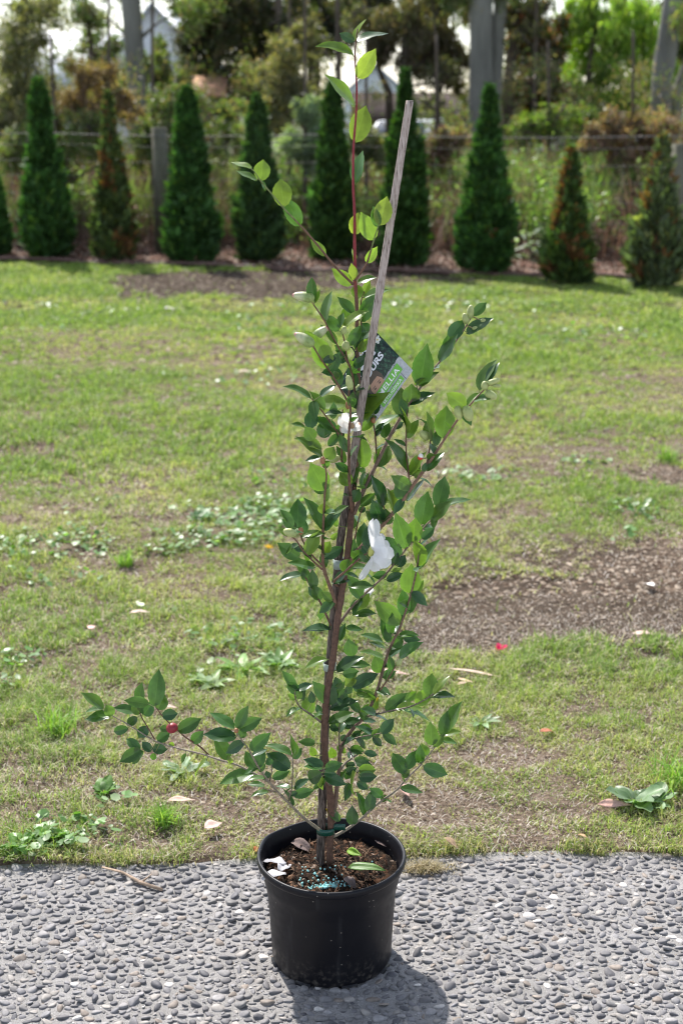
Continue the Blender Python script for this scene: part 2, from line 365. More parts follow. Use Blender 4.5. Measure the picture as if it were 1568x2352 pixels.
# ------------------------------------------------------------------ grass
def in_view(x, y, m=1.12):
    d = (y-CAM[1])*math.cos(PITCH)+CAM[2]*math.sin(PITCH); return np.abs(x-CAM[0]) < d*784/3200*m+.6
def blades(P, L, W, lean, az, col, bend=.5):
    n = len(P); d = np.stack([np.cos(az), np.sin(az), np.zeros(n)], 1); s = np.stack([-np.sin(az+rng.normal(0, .6, n)), np.cos(az), np.zeros(n)], 1)
    up = np.array([0, 0, 1.])
    l1 = lean*.6; l2 = np.clip(lean+bend*rng.random(n), 0, 1.62)
    D1 = np.sin(l1)[:, None]*d+np.cos(l1)[:, None]*up; D2 = np.sin(l2)[:, None]*d+np.cos(l2)[:, None]*up
    m = P+D1*(L*.5)[:, None]; t = m+D2*(L*.5)[:, None]; h = s*(W/2)[:, None]
    V = np.stack([P-h, P+h, m-h*.85, m+h*.85, t], 1); o = np.arange(n)[:, None]*5
    q = o+np.array([0, 1, 3, 2]); tt = o+np.array([2, 3, 4])
    g = np.array([.75, .75, 1, 1, 1.12])[None, :, None]
    return V.reshape(-1, 3), q, tt, (col[:, None]*np.ones((1, 5, 1))).reshape(-1, 3)
def grass_zone(y0, y1, dens, L0, W0):
    xr = (y1-CAM[1])*.28+.5; A = 2*xr*(y1-y0); n = int(A*dens)
    x = rng.uniform(-xr, xr, n); y = rng.uniform(y0, y1, n); ok = in_view(x, y) & (y > edgeN(x)-.0) & (y < rowY(x)-.33+.06*np.sin(x*5))
    x, y = x[ok], y[ok]; b = bare(x, y); cl = fbm(x, y, 14, 41, 3)
    keep = rng.random(len(x)) < (1-b)**1.3*(.34+1.1*sstep(.28, .54, cl))+.012
    x, y, b = x[keep], y[keep], b[keep]; n = len(x)
    P = np.stack([x, y, lawnz(x, y)-.002], 1)
    lush = fbm(x, y, 1.1, 51, 4); dry = fbm(x, y, 2.3, 61, 4); f = rng.random(n)
    pal = np.array([(.22, .325, .075), (.31, .40, .10), (.40, .45, .15), (.50, .475, .24), (.60, .54, .39)])
    near = 1-sstep(1., 4.5, y)
    k = np.clip((dry-.48)*6+rng.normal(0, .9, n)+.75+near*.35-(lush-.5)*5, 0, 4).astype(int)
    dead = f < (.05+.20*near+.3*b); k[dead] = rng.integers(3, 5, dead.sum())
    col = pal[k]*rng.uniform(.75, 1.2, (n, 1))
    L = L0*rng.uniform(.45, 1.25, n)*(.5+.9*sstep(.3, .7, lush))*(.6+.7*sstep(.35, .65, cl[keep])); W = W0*rng.uniform(.7, 1.3, n)
    lean = np.abs(rng.normal(.8, .4, n)); lean[dead] = rng.uniform(1.1, 1.5, dead.sum()); 
    return blades(P, L, W, lean, rng.uniform(0, 6.283, n), col, .8)
mb = MB()
for z in ((.25, 1.6, 36000, .032, .0020), (1.6, 3.6, 19000, .034, .0030), (3.6, 7, 8500, .036, .005), (7, 14.2, 5200, .042, .010)):
    V, q, t, c = grass_zone(*z); mb.add(V, q, t, c)
# fringe that leans over the paving edge
n = 8000; x = rng.uniform(-1.2, 1.3, n); y = edgeN(x)+rng.uniform(-.006, .05, n); k = rng.random(n) < .05+.95*sstep(.42, .62, fbm(x, x*0, 7, 71, 3)); x, y = x[k], y[k]; n = len(x)
pal = np.array([(.18, .26, .075), (.29, .33, .13), (.48, .42, .29)]); c = pal[rng.choice(3, n, p=[.3, .3, .4])]*rng.uniform(.8, 1.15, (n, 1))
V, q, t, c = blades(np.stack([x, y, x*0], 1), .034*rng.uniform(.5, 1.4, n), .0019*np.ones(n), np.abs(rng.normal(.7, .3, n)), rng.normal(-1.57, 1.1, n), c); mb.add(V, q, t, c)
o = mb.out('grass', M['grass'], smooth=False); tag(o, 'short patchy lawn grass, green and straw coloured', 'grass', kind='stuff')
# soil crumbs and straw on the bare earth
def crumbs(x, y, z, r, col):
    n = len(x); b = np.array([[1, 0, 0], [-.5, .87, 0], [-.5, -.87, 0], [.1, 0, .9]]); b2 = np.array([[1, 0, 0], [.2, 1, -.1], [-1, .3, 0], [-.5, -.9, 0], [.6, -.8, .1], [0, 0, .85]])
    a = rng.uniform(0, 6.28, n); ca, sa = np.cos(a)[:, None], np.sin(a)[:, None]
    Q = b2[None]*rng.uniform(.5, 1.3, (n, 6, 3)); X = Q[..., 0]*ca-Q[..., 1]*sa; Y = Q[..., 0]*sa+Q[..., 1]*ca
    V = np.stack([X*r[:, None]+x[:, None], Y*r[:, None]+y[:, None], Q[..., 2]*r[:, None]*.7+z[:, None]], -1)
    t = np.array([[i, (i+1) % 5, 5] for i in range(5)])[None]+np.arange(n)[:, None, None]*6
    return V.reshape(-1, 3), t.reshape(-1, 3), np.repeat(col, 6, 0)
mb = MB()
for y0, y1, dn, r0 in ((.35, 2.2, 9000, .0035), (2.2, 6, 4500, .0075), (6, 12.6, 900, .015)):
    xr = (y1-CAM[1])*.28+.5; n = int(2*xr*(y1-y0)*dn); x = rng.uniform(-xr, xr, n); y = rng.uniform(y0, y1, n)
    ok = in_view(x, y) & (y > edgeN(x)-.03*rng.random(n)**2*(1+fbm(x, y, 9, 3, 2))) & (rng.random(n) < .12+.9*bare(x, y)); x, y = x[ok], y[ok]; n = len(x)
    pal = np.array([(.08, .055, .04), (.15, .11, .08), (.24, .19, .145), (.34, .28, .22)]); c = pal[rng.choice(4, n, p=[.3, .3, .25, .15])]*rng.uniform(.8, 1.2, (n, 1))*np.where(y > 8.5, .5, np.where((y > 3) & (x > .3), .75, 1))[:, None]
    V, t, c = crumbs(x, y, lawnz(x, y), r0*rng.uniform(.4, 1.6, n)**1.5, c); mb.add(V, None, t, c)
x = rng.uniform(.2, 2.6, 5200); y = rng.uniform(3.0, 6.2, 5200); ok = (bare(x, y) > .55) & (fbm(x, y, 3, 97, 3) > .47); x, y = x[ok], y[ok]; n = len(x)
c = np.array([(.075, .055, .042), (.12, .09, .07), (.19, .15, .12)])[rng.integers(0, 3, n)]*rng.uniform(.8, 1.2, (n, 1)); V, t, c = crumbs(x, y, lawnz(x, y), .008+.022*rng.random(n)**2.5, c); mb.add(V, None, t, c)
tag(mb.out('soil_crumbs', M['clod']), 'loose brown soil crumbs on bare patches of the lawn', 'soil', kind='stuff')
# straw lying on bare earth
mb = MB()
for y0, y1, dn, r0 in ((.3, 2.2, 13000, .019), (2.2, 6, 4000, .028)):
    xr = (y1-CAM[1])*.28+.5; n = int(2*xr*(y1-y0)*dn); x = rng.uniform(-xr, xr, n); y = rng.uniform(y0, y1, n)
    ok = in_view(x, y) & (y > edgeN(x)-.07*rng.random(n)**3) & (rng.random(n) < .3+.5*bare(x, y)*(y < 2.0)); x, y = x[ok], y[ok]; n = len(x)
    c = np.array([(.62, .55, .45), (.36, .30, .24), (.72, .66, .58)])[rng.integers(0, 3, n)]*rng.uniform(.75, 1.1, (n, 1))
    V, q, t, c = blades(np.stack([x, y, lawnz(x, y)+.003], 1), r0*rng.uniform(.4, 1.3, n), .0011*rng.uniform(.7, 1.6, n)*(r0/.019), rng.uniform(1.25, 1.5, n), rng.uniform(0, 6.28, n), c, .1); mb.add(V, q, t, c)
tag(mb.out('straw', M['litter']), 'dry straw thatch lying on bare patches of the lawn', 'straw', kind='stuff')

# ------------------------------------------------------------------ leaf builders
def leaf_patch(mb, P, D, Sd, Nn, L, W, prof='leaf', fold=.25, curl=.3, wave=0, col=(.1, .2, .05), trans=.4, m=9, tipcol=None, rib=1.0, phase=None):
    """a bent leaf blade: base P, direction D, side Sd, normal Nn"""
    D, Sd, Nn = nrm(D), nrm(Sd), nrm(Nn); cols = np.array([-1, -.55, -.08, 0, .08, .55, 1.]); k = len(cols)
    V = []; cc = []; phs = rng.uniform(0, 6) if phase is None else phase
    for i in range(m+1):
        t = i/m
        if prof == 'leaf':
            wd = (math.sin(math.pi*min(1, t**.84))**(.62+.55*t*t)) if 0 < t < 1 else .03
            wd = max(wd, .05 if t < .2 else .0)
        elif prof == 'round': wd = math.sin(math.pi*t**1.1)**.6 if 0 < t < 1 else .08
        elif prof == 'petal': wd = (.36+.64*math.sin(min(1, t/.72)*math.pi/2))*(1 if t < .72 else math.sqrt(max(.06, 1-((t-.72)/.30)**2)))
        elif prof == 'strap': wd = min(1, 4*t+.3)*(1-t**3)+.02
        elif prof == 'gum': wd = max(.04, math.sin(math.pi*t**.7)**1.2)
        hw = W/2*wd
        ang = curl*t; cen = P+D*(L*(math.sin(ang)/curl if abs(curl) > 1e-3 else t))-Nn*(L*((1-math.cos(ang))/curl if abs(curl) > 1e-3 else 0))
        n2 = Nn*math.cos(ang)+D*math.sin(ang)
        for s in cols:
            ed = 0
            if prof == 'leaf' and abs(s) == 1 and 0 < i < m: ed = (.012 if i % 2 else -.012)*W
            z = abs(s)**1.5*hw*fold+wave*hw*math.sin(t*9+s*2.5+phs)*abs(s)
            if prof == 'petal': z += .12*hw*math.sin(7*s+phs)*t
            y = cen.copy()
            if prof == 'petal' and i == m: y = y-D*L*.07*math.exp(-(s/.25)**2)+D*L*.02*math.sin(9*s+phs)
            V.append(y+Sd*(s*(hw)+np.sign(s)*ed)+n2*z)
            c = np.array(col, float)
            if s == 0: c = c*1.0+np.array([.04, .06, .02])*rib
            if abs(s) == 1 and prof == 'leaf': c = c*1.25
            if tipcol is not None: f = sstep(.72, 1, t+.1*math.sin(s*5+phs)); c = c*(1-f)+np.array(tipcol)*f
            cc.append((*c, trans))
    q = [[i*k+j, i*k+j+1, (i+1)*k+j+1, (i+1)*k+j] for i in range(m) for j in range(k-1)]
    mb.add(V, q, col=np.array(cc))

# ------------------------------------------------------------------ plant pot
RZ = .232
pot = empty('plant_pot', (0, 0, 0), 'round black plastic nursery pot standing on the pebbled paving', 'plant pot')
def potfn(r, z, a):
    k = sstep(.04, .232, z); d = math.degrees(a) % 360
    r2 = r*(1+k*(.028*math.exp(-((d-154)/11)**2)-.028*math.exp(-((d-124)/20)**2)+.003*math.sin(3*a)))
    return r2, z
pm, n_, o_ = newmat('black_pot_plastic')
sc = noise(n_, 60, 6); du = noise(n_, 7, 5, stretch=(1, 1, .5)); sp_ = N(n_, 'ShaderNodeTexVoronoi'); tc_ = N(n_, 'ShaderNodeTexCoord')
sp_.inputs['Scale'].default_value = 75; n_.links.new(tc_.outputs['Object'], sp_.inputs[0])
c_ = ramp(n_, du, [(.35, (.004, .004, .0065)), (.6, (.0065, .0065, .0095)), (.8, (.014, .014, .017))])
spk = ramp(n_, sp_.outputs['Distance'], [(.07, (1, 1, 1)), (.11, (0, 0, 0))])
msk = mixc(n_, 1.0, spk, ramp(n_, noise(n_, 25, 2), [(.52, (0, 0, 0)), (.57, (1, 1, 1))]), 'MULTIPLY')
c_ = mixc(n_, msk, c_, (.26, .23, .2)); tcz = N(n_, 'ShaderNodeSeparateXYZ'); n_.links.new(tc_.outputs['Object'], tcz.inputs[0]); mrz = N(n_, 'ShaderNodeMapRange'); mrz.inputs[1].default_value = .07; mrz.inputs[2].default_value = 0; n_.links.new(tcz.outputs[2], mrz.inputs[0])
spl = mixc(n_, 1.0, mrz.outputs[0], ramp(n_, noise(n_, 90, 6), [(.5, (0, 0, 0)), (.68, (.5, .5, .5))]), 'MULTIPLY'); c_ = mixc(n_, spl, c_, (.16, .14, .12))      # dried splashes near the foot
scr = noise(n_, 30, 3, stretch=(1, 1, .12)); c_ = mixc(n_, ramp(n_, scr, [(.62, (0, 0, 0)), (.74, (.35, .35, .35))]), c_, (.05, .05, .053))
principled(n_, o_, c_, ramp(n_, sc, [(.3, (.36,)*3), (.7, (.5,)*3)]), .26, bump(n_, noise(n_, 12, 3), .06, .01)); M['pot'] = pm
mb = MB()
mb.lathe([(0, .006), (.108, .006), (.114, .0), (.1195, .004), (.122, .012), (.1225, .03), (.1255, .09), (.1295, .150), (.1335, .174), (.1355, .1795), (.1372, .190), (.1390, .206), (.1402, .214)], (0, 0, 0), 128, fn=potfn)
mb.out('pot_body', M['pot'], pot, smooth=True)
mb = MB()
mb.lathe([(.1402, .214), (.1450, .216), (.1482, .2185), (.1496, .2225), (.1500, .2275), (.1492, .2315), (.1468, .2335), (.1435, .2325), (.1415, .229), (.1405, .222), (.1375, .216), (.1368, .205), (.1355, .188), (.132, .183), (.128, .150), (.124, .09)], (0, 0, 0), 128, fn=potfn)
mb.out('rim', M['pot'], pot, smooth=True)
for k in range(8):                    # small feet under the base
    a = k*math.pi/4+.3; mb = MB(); mb.box((.112*math.cos(a), .112*math.sin(a), .0), (.012, .016, .008), a); mb.out('foot', M['pot'], pot)
# potting soil
mb = MB(); rs = np.linspace(0, 1, 40); n = 120; V = []
for r in rs:
    for k in range(n):
        a = k/n*2*math.pi; rr = r*.1325; x, y = rr*math.cos(a), rr*math.sin(a)
        V.append((x, y, .200+.014*(float(fbm(x, y, 22, 81, 3))-.5)+.012*(float(fbm(x, y, 110, 82, 3))-.5)-.006*r))
V = np.array(V); q = [[i*n+j, i*n+(j+1) % n, (i+1)*n+(j+1) % n, (i+1)*n+j] for i in range(39) for j in range(n)]
mb.add(V, q, col=(.028, .019, .013))
def soilz(x, y): return .200+.014*(fbm(x, y, 22, 81, 3)-.5)-.006*np.hypot(x, y)/.1385
n = 5200; a = rng.uniform(0, 6.28, n); r = .125*np.sqrt(rng.random(n)); x, y = r*np.cos(a), r*np.sin(a)
pal = np.array([(.014, .010, .008), (.028, .018, .012), (.065, .034, .02), (.14, .08, .05), (.26, .2, .16)])
c = pal[rng.choice(5, n, p=[.42, .3, .17, .08, .03])]*rng.uniform(.6, 1.3, (n, 1))
V, t, c = crumbs(x, y, soilz(x, y)-.001, rng.uniform(.15, 1, n)**2.2*.0095+.0010, c); mb.add(V, None, t, c)
n = 900; a = rng.uniform(0, 6.28, n); r = .112*np.sqrt(rng.random(n)); x, y = r*np.cos(a), r*np.sin(a)
n = 300; x, y = x[:n], y[:n]; c = np.array([(.22, .14, .09), (.07, .035, .022), (.12, .08, .055)])[rng.integers(0, 3, n)]
V, q, t, c = blades(np.stack([x, y, soilz(x, y)+.003], 1), rng.uniform(.006, .026, n), rng.uniform(.001, .005, n), rng.uniform(1., 1.5, n), rng.uniform(0, 6.28, n), c, .3); mb.add(V, q, t, c)
tag(mb.out('potting_soil', M['clod']), 'dark bark-flecked potting soil filling the black pot', 'soil', kind='stuff')
def onsoil(c, x, y, dz=.004):
    px, py = cp(c, x, y); g = gr(px, py, .203); return np.array([g[0], g[1], float(soilz(g[0], g[1]))+dz])
mb = MB(); mt = simple('turquoise_granule', (.34, .68, .66), .5, 200, .3, .1)
cpts = [(760+rng.normal(0, 62), 642-abs(rng.normal(0, 13))) for _ in range(80)]+[(700+rng.normal(0, 90), 600+rng.normal(0, 30)) for _ in range(45)]+[(rng.uniform(520, 900), rng.uniform(460, 620)) for _ in range(24)]+[(720, 460), (815, 500), (1085, 460), (665, 430), (570, 545), (705, 520)]
for (x, y) in cpts:
    p = onsoil('P', x, min(y, 640), .0015)
    if np.hypot(p[0], p[1]) > .132: p[:2] *= .131/np.hypot(p[0], p[1])
    mb.ball(p+np.array([0, 0, rng.uniform(0, .003)]), rng.uniform(.0018, .0029), n=6, m=4)
tag(mb.out('fertiliser_granules', mt, smooth=True), 'turquoise slow release fertiliser granules spilled on the potting soil', 'fertiliser', kind='stuff')

def lying(name, p, ang, L, W, col, label, cat, mat, group=None, prof='gum', curl=.35, tilt=.12, fold=.15, roll=.0, tipcol=None, rib=.5):
    root_mb = MB(); D = np.array([math.cos(ang)*math.cos(tilt), math.sin(ang)*math.cos(tilt), math.sin(tilt)])
    Sd = np.array([-math.sin(ang)*math.cos(roll), math.cos(ang)*math.cos(roll), math.sin(roll)]); Nn = np.cross(D, Sd)
    if Nn[2] < 0: Nn = -Nn
    leaf_patch(root_mb, np.array(p), D, Sd, Nn, L, W, prof, fold, curl, .15, col, .3, 8, tipcol, rib)
    o = root_mb.out(name, mat, None, org=p, smooth=True); o.location = p
    sm = o.modifiers.new('thickness', 'SOLIDIFY'); sm.thickness = .0006
    return tag(o, label, cat, group)
lying('fallen_leaf', onsoil('P', 905, 375, .008), -1.1, .052, .016, (.22, .36, .05), 'bright green fallen leaf standing on edge on the potting soil', 'leaf', M['weed'], 'fallen leaves on the potting soil', 'leaf', .3, .3, .5, .9)
lying('fallen_leaf', onsoil('P', 905, 525, .010), -.35, .080, .022, (.10, .20, .04), 'glossy green fallen leaf curved over the front of the potting soil', 'leaf', M['weed'], 'fallen leaves on the potting soil', 'leaf', .5, .3, .3, .3)
lying('fallen_leaf', onsoil('P', 490, 320, .010), -.6, .055, .026, (.16, .12, .11), 'curled grey brown dead leaf at the back left of the potting soil', 'leaf', M['litter'], 'fallen leaves on the potting soil', 'leaf', 1.0, .2, .5, .2)
lying('fallen_leaf', onsoil('P', 1110, 290, .012), -1.0, .050, .016, (.15, .11, .10), 'dark curled dead leaf beside the back right rim on the potting soil', 'leaf', M['litter'], 'fallen leaves on the potting soil', 'leaf', .9, .3, .4, .5)
lying('fallen_leaf', onsoil('P', 880, 600, .010), -.9, .036, .018, (.13, .10, .09), 'small curled dark leaf beside the turquoise granules', 'leaf', M['litter'], 'fallen leaves on the potting soil', 'leaf', .9, .1, .5, .2)
for (x, y, a_, l_, lab) in ((440, 500, 2.6, .045, 'crumpled white petal lying upper at the left inside of the pot rim'), (450, 575, 3.3, .050, 'broad white petal lying lower against the left inside of the pot rim'), (405, 545, 1.2, .035, 'folded white petal tucked between the larger petals by the pot rim')):
    lying('fallen_petal', onsoil('P', x, y, .014), a_, l_, l_*.8, (.82, .82, .84), lab, 'petal', M['petal'], 'white petals fallen in the pot', 'petal', .6, .15, .3, .25, rib=0)

# ------------------------------------------------------------------ bamboo stake
sx0, sx1 = cp('P', 700, 452), (940.5, 232)
b0 = at(*sx0, .012); b0[2] = .19; b1 = at(*sx1, -.03)
stake = empty('bamboo_stake', b0, 'weathered grey bamboo stake leaning up to the right beside the camellia stem', 'stake')
mb = MB(); ts = np.linspace(0, 1, 120); nodes = [.112, .295, .455, .61, .672, .79, .92]
pts = []; rad = []
mid = [(cp('E', 470, 600), .004), (cp('D', 560, 750), .010), (cp('C', 735, 740), -.022)]
ctrl = [b0]+[at(*p, Y) for p, Y in mid]+[b1]; ctrl = np.array(ctrl)
zc = ctrl[:, 2]
for t in ts:
    z = b0[2]+(b1[2]-b0[2])*t; p = np.array([np.interp(z, zc, ctrl[:, 0]), np.interp(z, zc, ctrl[:, 1]), z])
    r = .0088-.0023*t
    for nd in nodes: r += .0011*math.exp(-((t-nd)/.0035)**2)-.0006*math.exp(-((t-nd-.008)/.003)**2)
    pts.append(p); rad.append(r)
pts = np.array(pts); ker = np.ones(9)/9
for d in range(2): pts[4:-4, d] = np.convolve(pts[:, d], ker, 'valid')
mb.tube(pts, rad, 14, wob=.02); mb.out('cane', M['stake'], stake, smooth=True)
mb = MB(); mb.tube([pts[-1]+np.array([0, 0, .0002]), pts[-1]+np.array([0, 0, .0012])], .0058, 14); mb.out('cut_end', simple('cut_bamboo', (.5, .42, .36), .8, 300, .2), stake)

# ------------------------------------------------------------------ camellia
base = np.array([*onsoil('P', 772, 440, 0)[:2], .195])
cam_pl = empty('camellia', base, 'tall slender camellia with glossy leaves, pale buds and a white flower in the pot', 'camellia')
BR = []
def br(name, c, pts, r0, r1, y0, y1, col=(.17, .10, .065), col2=None, sag=0):
    P = []
    for i, p in enumerate(pts):
        if len(p) == 3: cc, x, y = p
        else: cc, (x, y) = c, p
        P.append(cp(cc, x, y))
    P = np.array(P); d = np.r_[0, np.cumsum(np.linalg.norm(np.diff(P, axis=0), axis=1))]; t = d/d[-1]
    if np.ndim(y0): Y = np.interp(t, np.linspace(0, 1, len(y0)), y0)
    else: Y = y0+(y1-y0)*t
    tt = np.linspace(0, 1, max(6, len(P)*4))
    # smooth through the points
    def cr(a):
        out = np.interp(tt, t, a); k = np.array([.25, .5, .25])
        for _ in range(3):
            o = out.copy(); o[1:-1] = np.convolve(out, k, 'valid'); out = o
        return out
    PX, PY, YY = cr(P[:, 0]), cr(P[:, 1]), cr(Y)
    W3 = np.array([at(a, b, c_) for a, b, c_ in zip(PX, PY, YY)])
    BR.append(dict(name=name, px=np.stack([PX, PY], 1), W=W3, r=np.linspace(r0, r1, len(tt)), col=col, col2=col2 if col2 is not None else col, leaves=MB()))
brn, gry, red, grn = (.15, .082, .055), (.17, .14, .105), (.24, .035, .045), (.16, .2, .07)
br('trunk', 'E', [('P', 772, 470), ('P', 775, 300), (508, 1230), (505, 1060), (482, 920), (467, 800), (466, 650), (476, 450), (504, 300), (528, 150), (543, 0), ('D', 570, 1080), ('D', 600, 900), ('D', 622, 700), ('D', 637, 530)],
   .0070, .0060, (0, 0, -.014, -.016, -.016, -.012, -.004, 0), 0, (.115, .062, .042))
br('leading_stem', 'C', [('D', 637, 530), ('D', 655, 380), (672, 1290), (683, 1150), (687, 950), (676, 720), (668, 560), (671, 400), (664, 250), (655, 205), ('B', 1080, 1000), ('B', 1076, 780), ('B', 1078, 620), ('B', 1066, 450), ('B', 1066, 200), ('A', 690, 1500), ('A', 722, 1120), ('A', 722, 820), ('A', 700, 620), ('A', 706, 470), ('A', 735, 300)],
   .0048, .0012, (0, .012, .02, .01, 0, -.02, -.03), 0, brn, red)
br('branch', 'B', [(1066, 1110), (950, 1000), (870, 900), (780, 790), (690, 690), (590, 590), (500, 480), (420, 390), (375, 320)], .0024, .0010, .0, -.16, brn, grn)
br('branch', 'B', [(1078, 1085), (1120, 1030), (1165, 960), (1205, 820), (1245, 690)], .0022, .0010, 0, -.05, brn, grn)
br('branch', 'D', [(640, 545), (622, 370), (620, 200), ('C', 618, 1150), ('C', 635, 1000), ('C', 612, 900), ('C', 625, 850)], .0034, .0016, -.004, -.10, brn)
br('branch', 'D', [(648, 560), (700, 430), (790, 250), (870, 80), ('C', 945, 1045), ('C', 1060, 870), ('C', 1140, 760), ('C', 1190, 700), ('C', 1270, 600), ('C', 1360, 470), ('C', 1390, 415)], .0046, .0012, 0, .12, (.2, .13, .1))
br('branch', 'D', [(606, 870), (700, 760), (820, 640), (890, 560), (970, 460), (1040, 350), (1100, 270), (1180, 150), ('C', 1240, 1150), ('C', 1310, 1050), ('C', 1380, 970), ('C', 1450, 890), ('C', 1500, 845)], .0048, .0013, .0, -.12, (.2, .12, .08))
br('branch', 'D', [(562, 1240), (600, 1190), (660, 1110), (740, 1040), (820, 970), (880, 900), (950, 810), (1010, 740), (1080, 650), (1140, 590), (1205, 515)], .0032, .0012, 0, .14, (.18, .13, .09))
br('branch', 'E', [(522, 1240), (545, 1000), (563, 900), (556, 790), (595, 715), (650, 640), (730, 560), (790, 440), (830, 290), (870, 150), (940, 20), ('D', 1000, 1090), ('D', 1015, 1040), ('D', 1050, 880), ('D', 1065, 720)], .0052, .0013, (.0, .03, .05, .03, -.02, -.06), 0, (.17, .11, .08))
br('branch', 'D', [(553, 1160), (500, 1010), (455, 890), (456, 700), (465, 500), (470, 400), (485, 310), (460, 220)], .0040, .0013, -.004, -.10, (.17, .1, .065))
br('branch', 'D', [(450, 905), (380, 840), (330, 790), (290, 720), (245, 690)], .0020, .0012, -.05, -.12, brn)
br('branch', 'D', [(450, 878), (390, 820), (340, 750), (312, 680)], .0020, .0012, -.05, -.06, brn)
br('branch', 'E', [('D', 508, 1260), ('D', 440, 1110), ('D', 370, 1000), ('D', 330, 920)], .0024, .0012, .0, .06, brn)
br('branch', 'D', [(575, 1020), (510, 990), (590, 925), (660, 860), (735, 800)], .0024, .0018, .0, -.10, brn)
br('branch', 'C', [('D', 790, 250), ('D', 790, 130), (783, 1150), (772, 1075)], .0018, .0014, .04, .02, brn)
br('branch', 'C', [('D', 1000, 380), ('D', 993, 300), ('D', 980, 200), ('C', 975, 1200), ('C', 985, 1000)], .0018, .0010, -.05, -.03, brn)
br('branch', 'C', [('D', 1085, 300), ('D', 1115, 220), ('D', 1128, 120), ('C', 1135, 1130), ('C', 1110, 1100)], .0018, .0010, -.08, -.03, brn)
br('branch', 'D', [(880, 570), (840, 530), (830, 470), (800, 410)], .0016, .001, -.03, .02, brn)
br('branch', 'C', [('C', 683, 1090), (640, 760), (605, 690), (560, 620), (520, 550), (480, 465), (440, 400), (400, 345)], .0022, .0013, .02, -.07, brn)
br('branch', 'C', [('D', 600, 120), (545, 1140), (460, 1020), (400, 950), (385, 930)], .0020, .0010, 0, -.07, brn)
br('branch', 'C', [('C', 618, 960), (560, 860), (500, 760), (440, 680), (395, 600), (370, 570)], .0022, .0013, -.02, -.12, brn)
br('branch', 'C', [('C', 640, 760), (605, 680), (598, 600), (580, 520)], .0018, .0012, 0, -.03, brn)
br('branch', 'C', [('C', 672, 640), (690, 540), (698, 440), (690, 330), (715, 260)], .0018, .001, .015, .03, brn)
br('branch', 'D', [(655, 720), (680, 590), (695, 540), (730, 480)], .0016, .001, .03, .05, brn)
br('branch', 'D', [(575, 240), ('C', 575, 1150), ('C', 580, 1000)], .0018, .0012, .03, .02, brn)
br('branch', 'E', [(735, 572), (850, 545), (980, 520), (1040, 500), (1120, 455), (1150, 430)], .0022, .0010, .04, -.08, gry)
br('branch', 'E', [(600, 740), (640, 715), (700, 700), (820, 680)], .0018, .0010, .05, -.04, gry)
br('branch', 'E', [(600, 745), (630, 800), (655, 860), (680, 920)], .0018, .0012, .05, -.06, gry)
br('branch', 'E', [(560, 915), (600, 860), (670, 815), (700, 790)], .0030, .0015, .03, .08, gry)
br('branch', 'E', [(445, 610), (380, 560), (310, 515), (285, 470), (280, 420)], .0024, .0012, -.016, -.10, gry)
br('branch', 'E', [(815, 410), (870, 330), (910, 260)], .0017, .0012, -.0, -.02, brn)
br('branch', 'E', [(560, 790), (558, 700), (560, 620)], .0018, .001, .04, .02, gry)
br('branch', 'E', [(500, 1010), (470, 960), (462, 900)], .0018, .0014, -.01, -.08, gry)
br('branch', 'E', [('P', 795, 272), ('P', 880, 230), (690, 1222), (800, 1118), (930, 1030), (970, 970), (1070, 880), (1150, 775), (1210, 700)], .0034, .0012, .0, .06, (.24, .2, .15))
br('branch', 'F', [('P', 750, 260), (1513, 1113), (1440, 1060), (1330, 950), (1260, 880), (1205, 815), (1180, 780), (1140, 720), (1090, 620), (1040, 560), (1010, 515)], .0036, .0013, .0, -.10, (.25, .21, .15))
br('branch', 'F', [(1210, 825), (1120, 770), (1000, 712), (900, 690), (830, 660), (700, 630), (560, 595), (480, 560), (400, 510), (340, 470), (240, 415), (180, 380)], .0024, .0010, -.06, .05, (.24, .2, .15))
br('branch', 'F', [(850, 670), (780, 600), (700, 555), (640, 500), (560, 430), (512, 365)], .0018, .0011, -.01, -.08, brn)
br('branch', 'F', [(500, 562), (460, 490), (410, 410), (400, 350)], .0016, .0010, .01, .06, brn)
br('branch', 'F', [(1335, 955), (1360, 880), (1365, 780), (1366, 680)], .0017, .0010, -.03, -.06, gry)
br('branch', 'F', [(1220, 830), (1235, 760), (1232, 720)], .0016, .0010, -.05, -.08, gry)
br('branch', 'F', [(1260, 890), (1220, 880), (1180, 870)], .0013, .0009, -.05, -.06, gry)

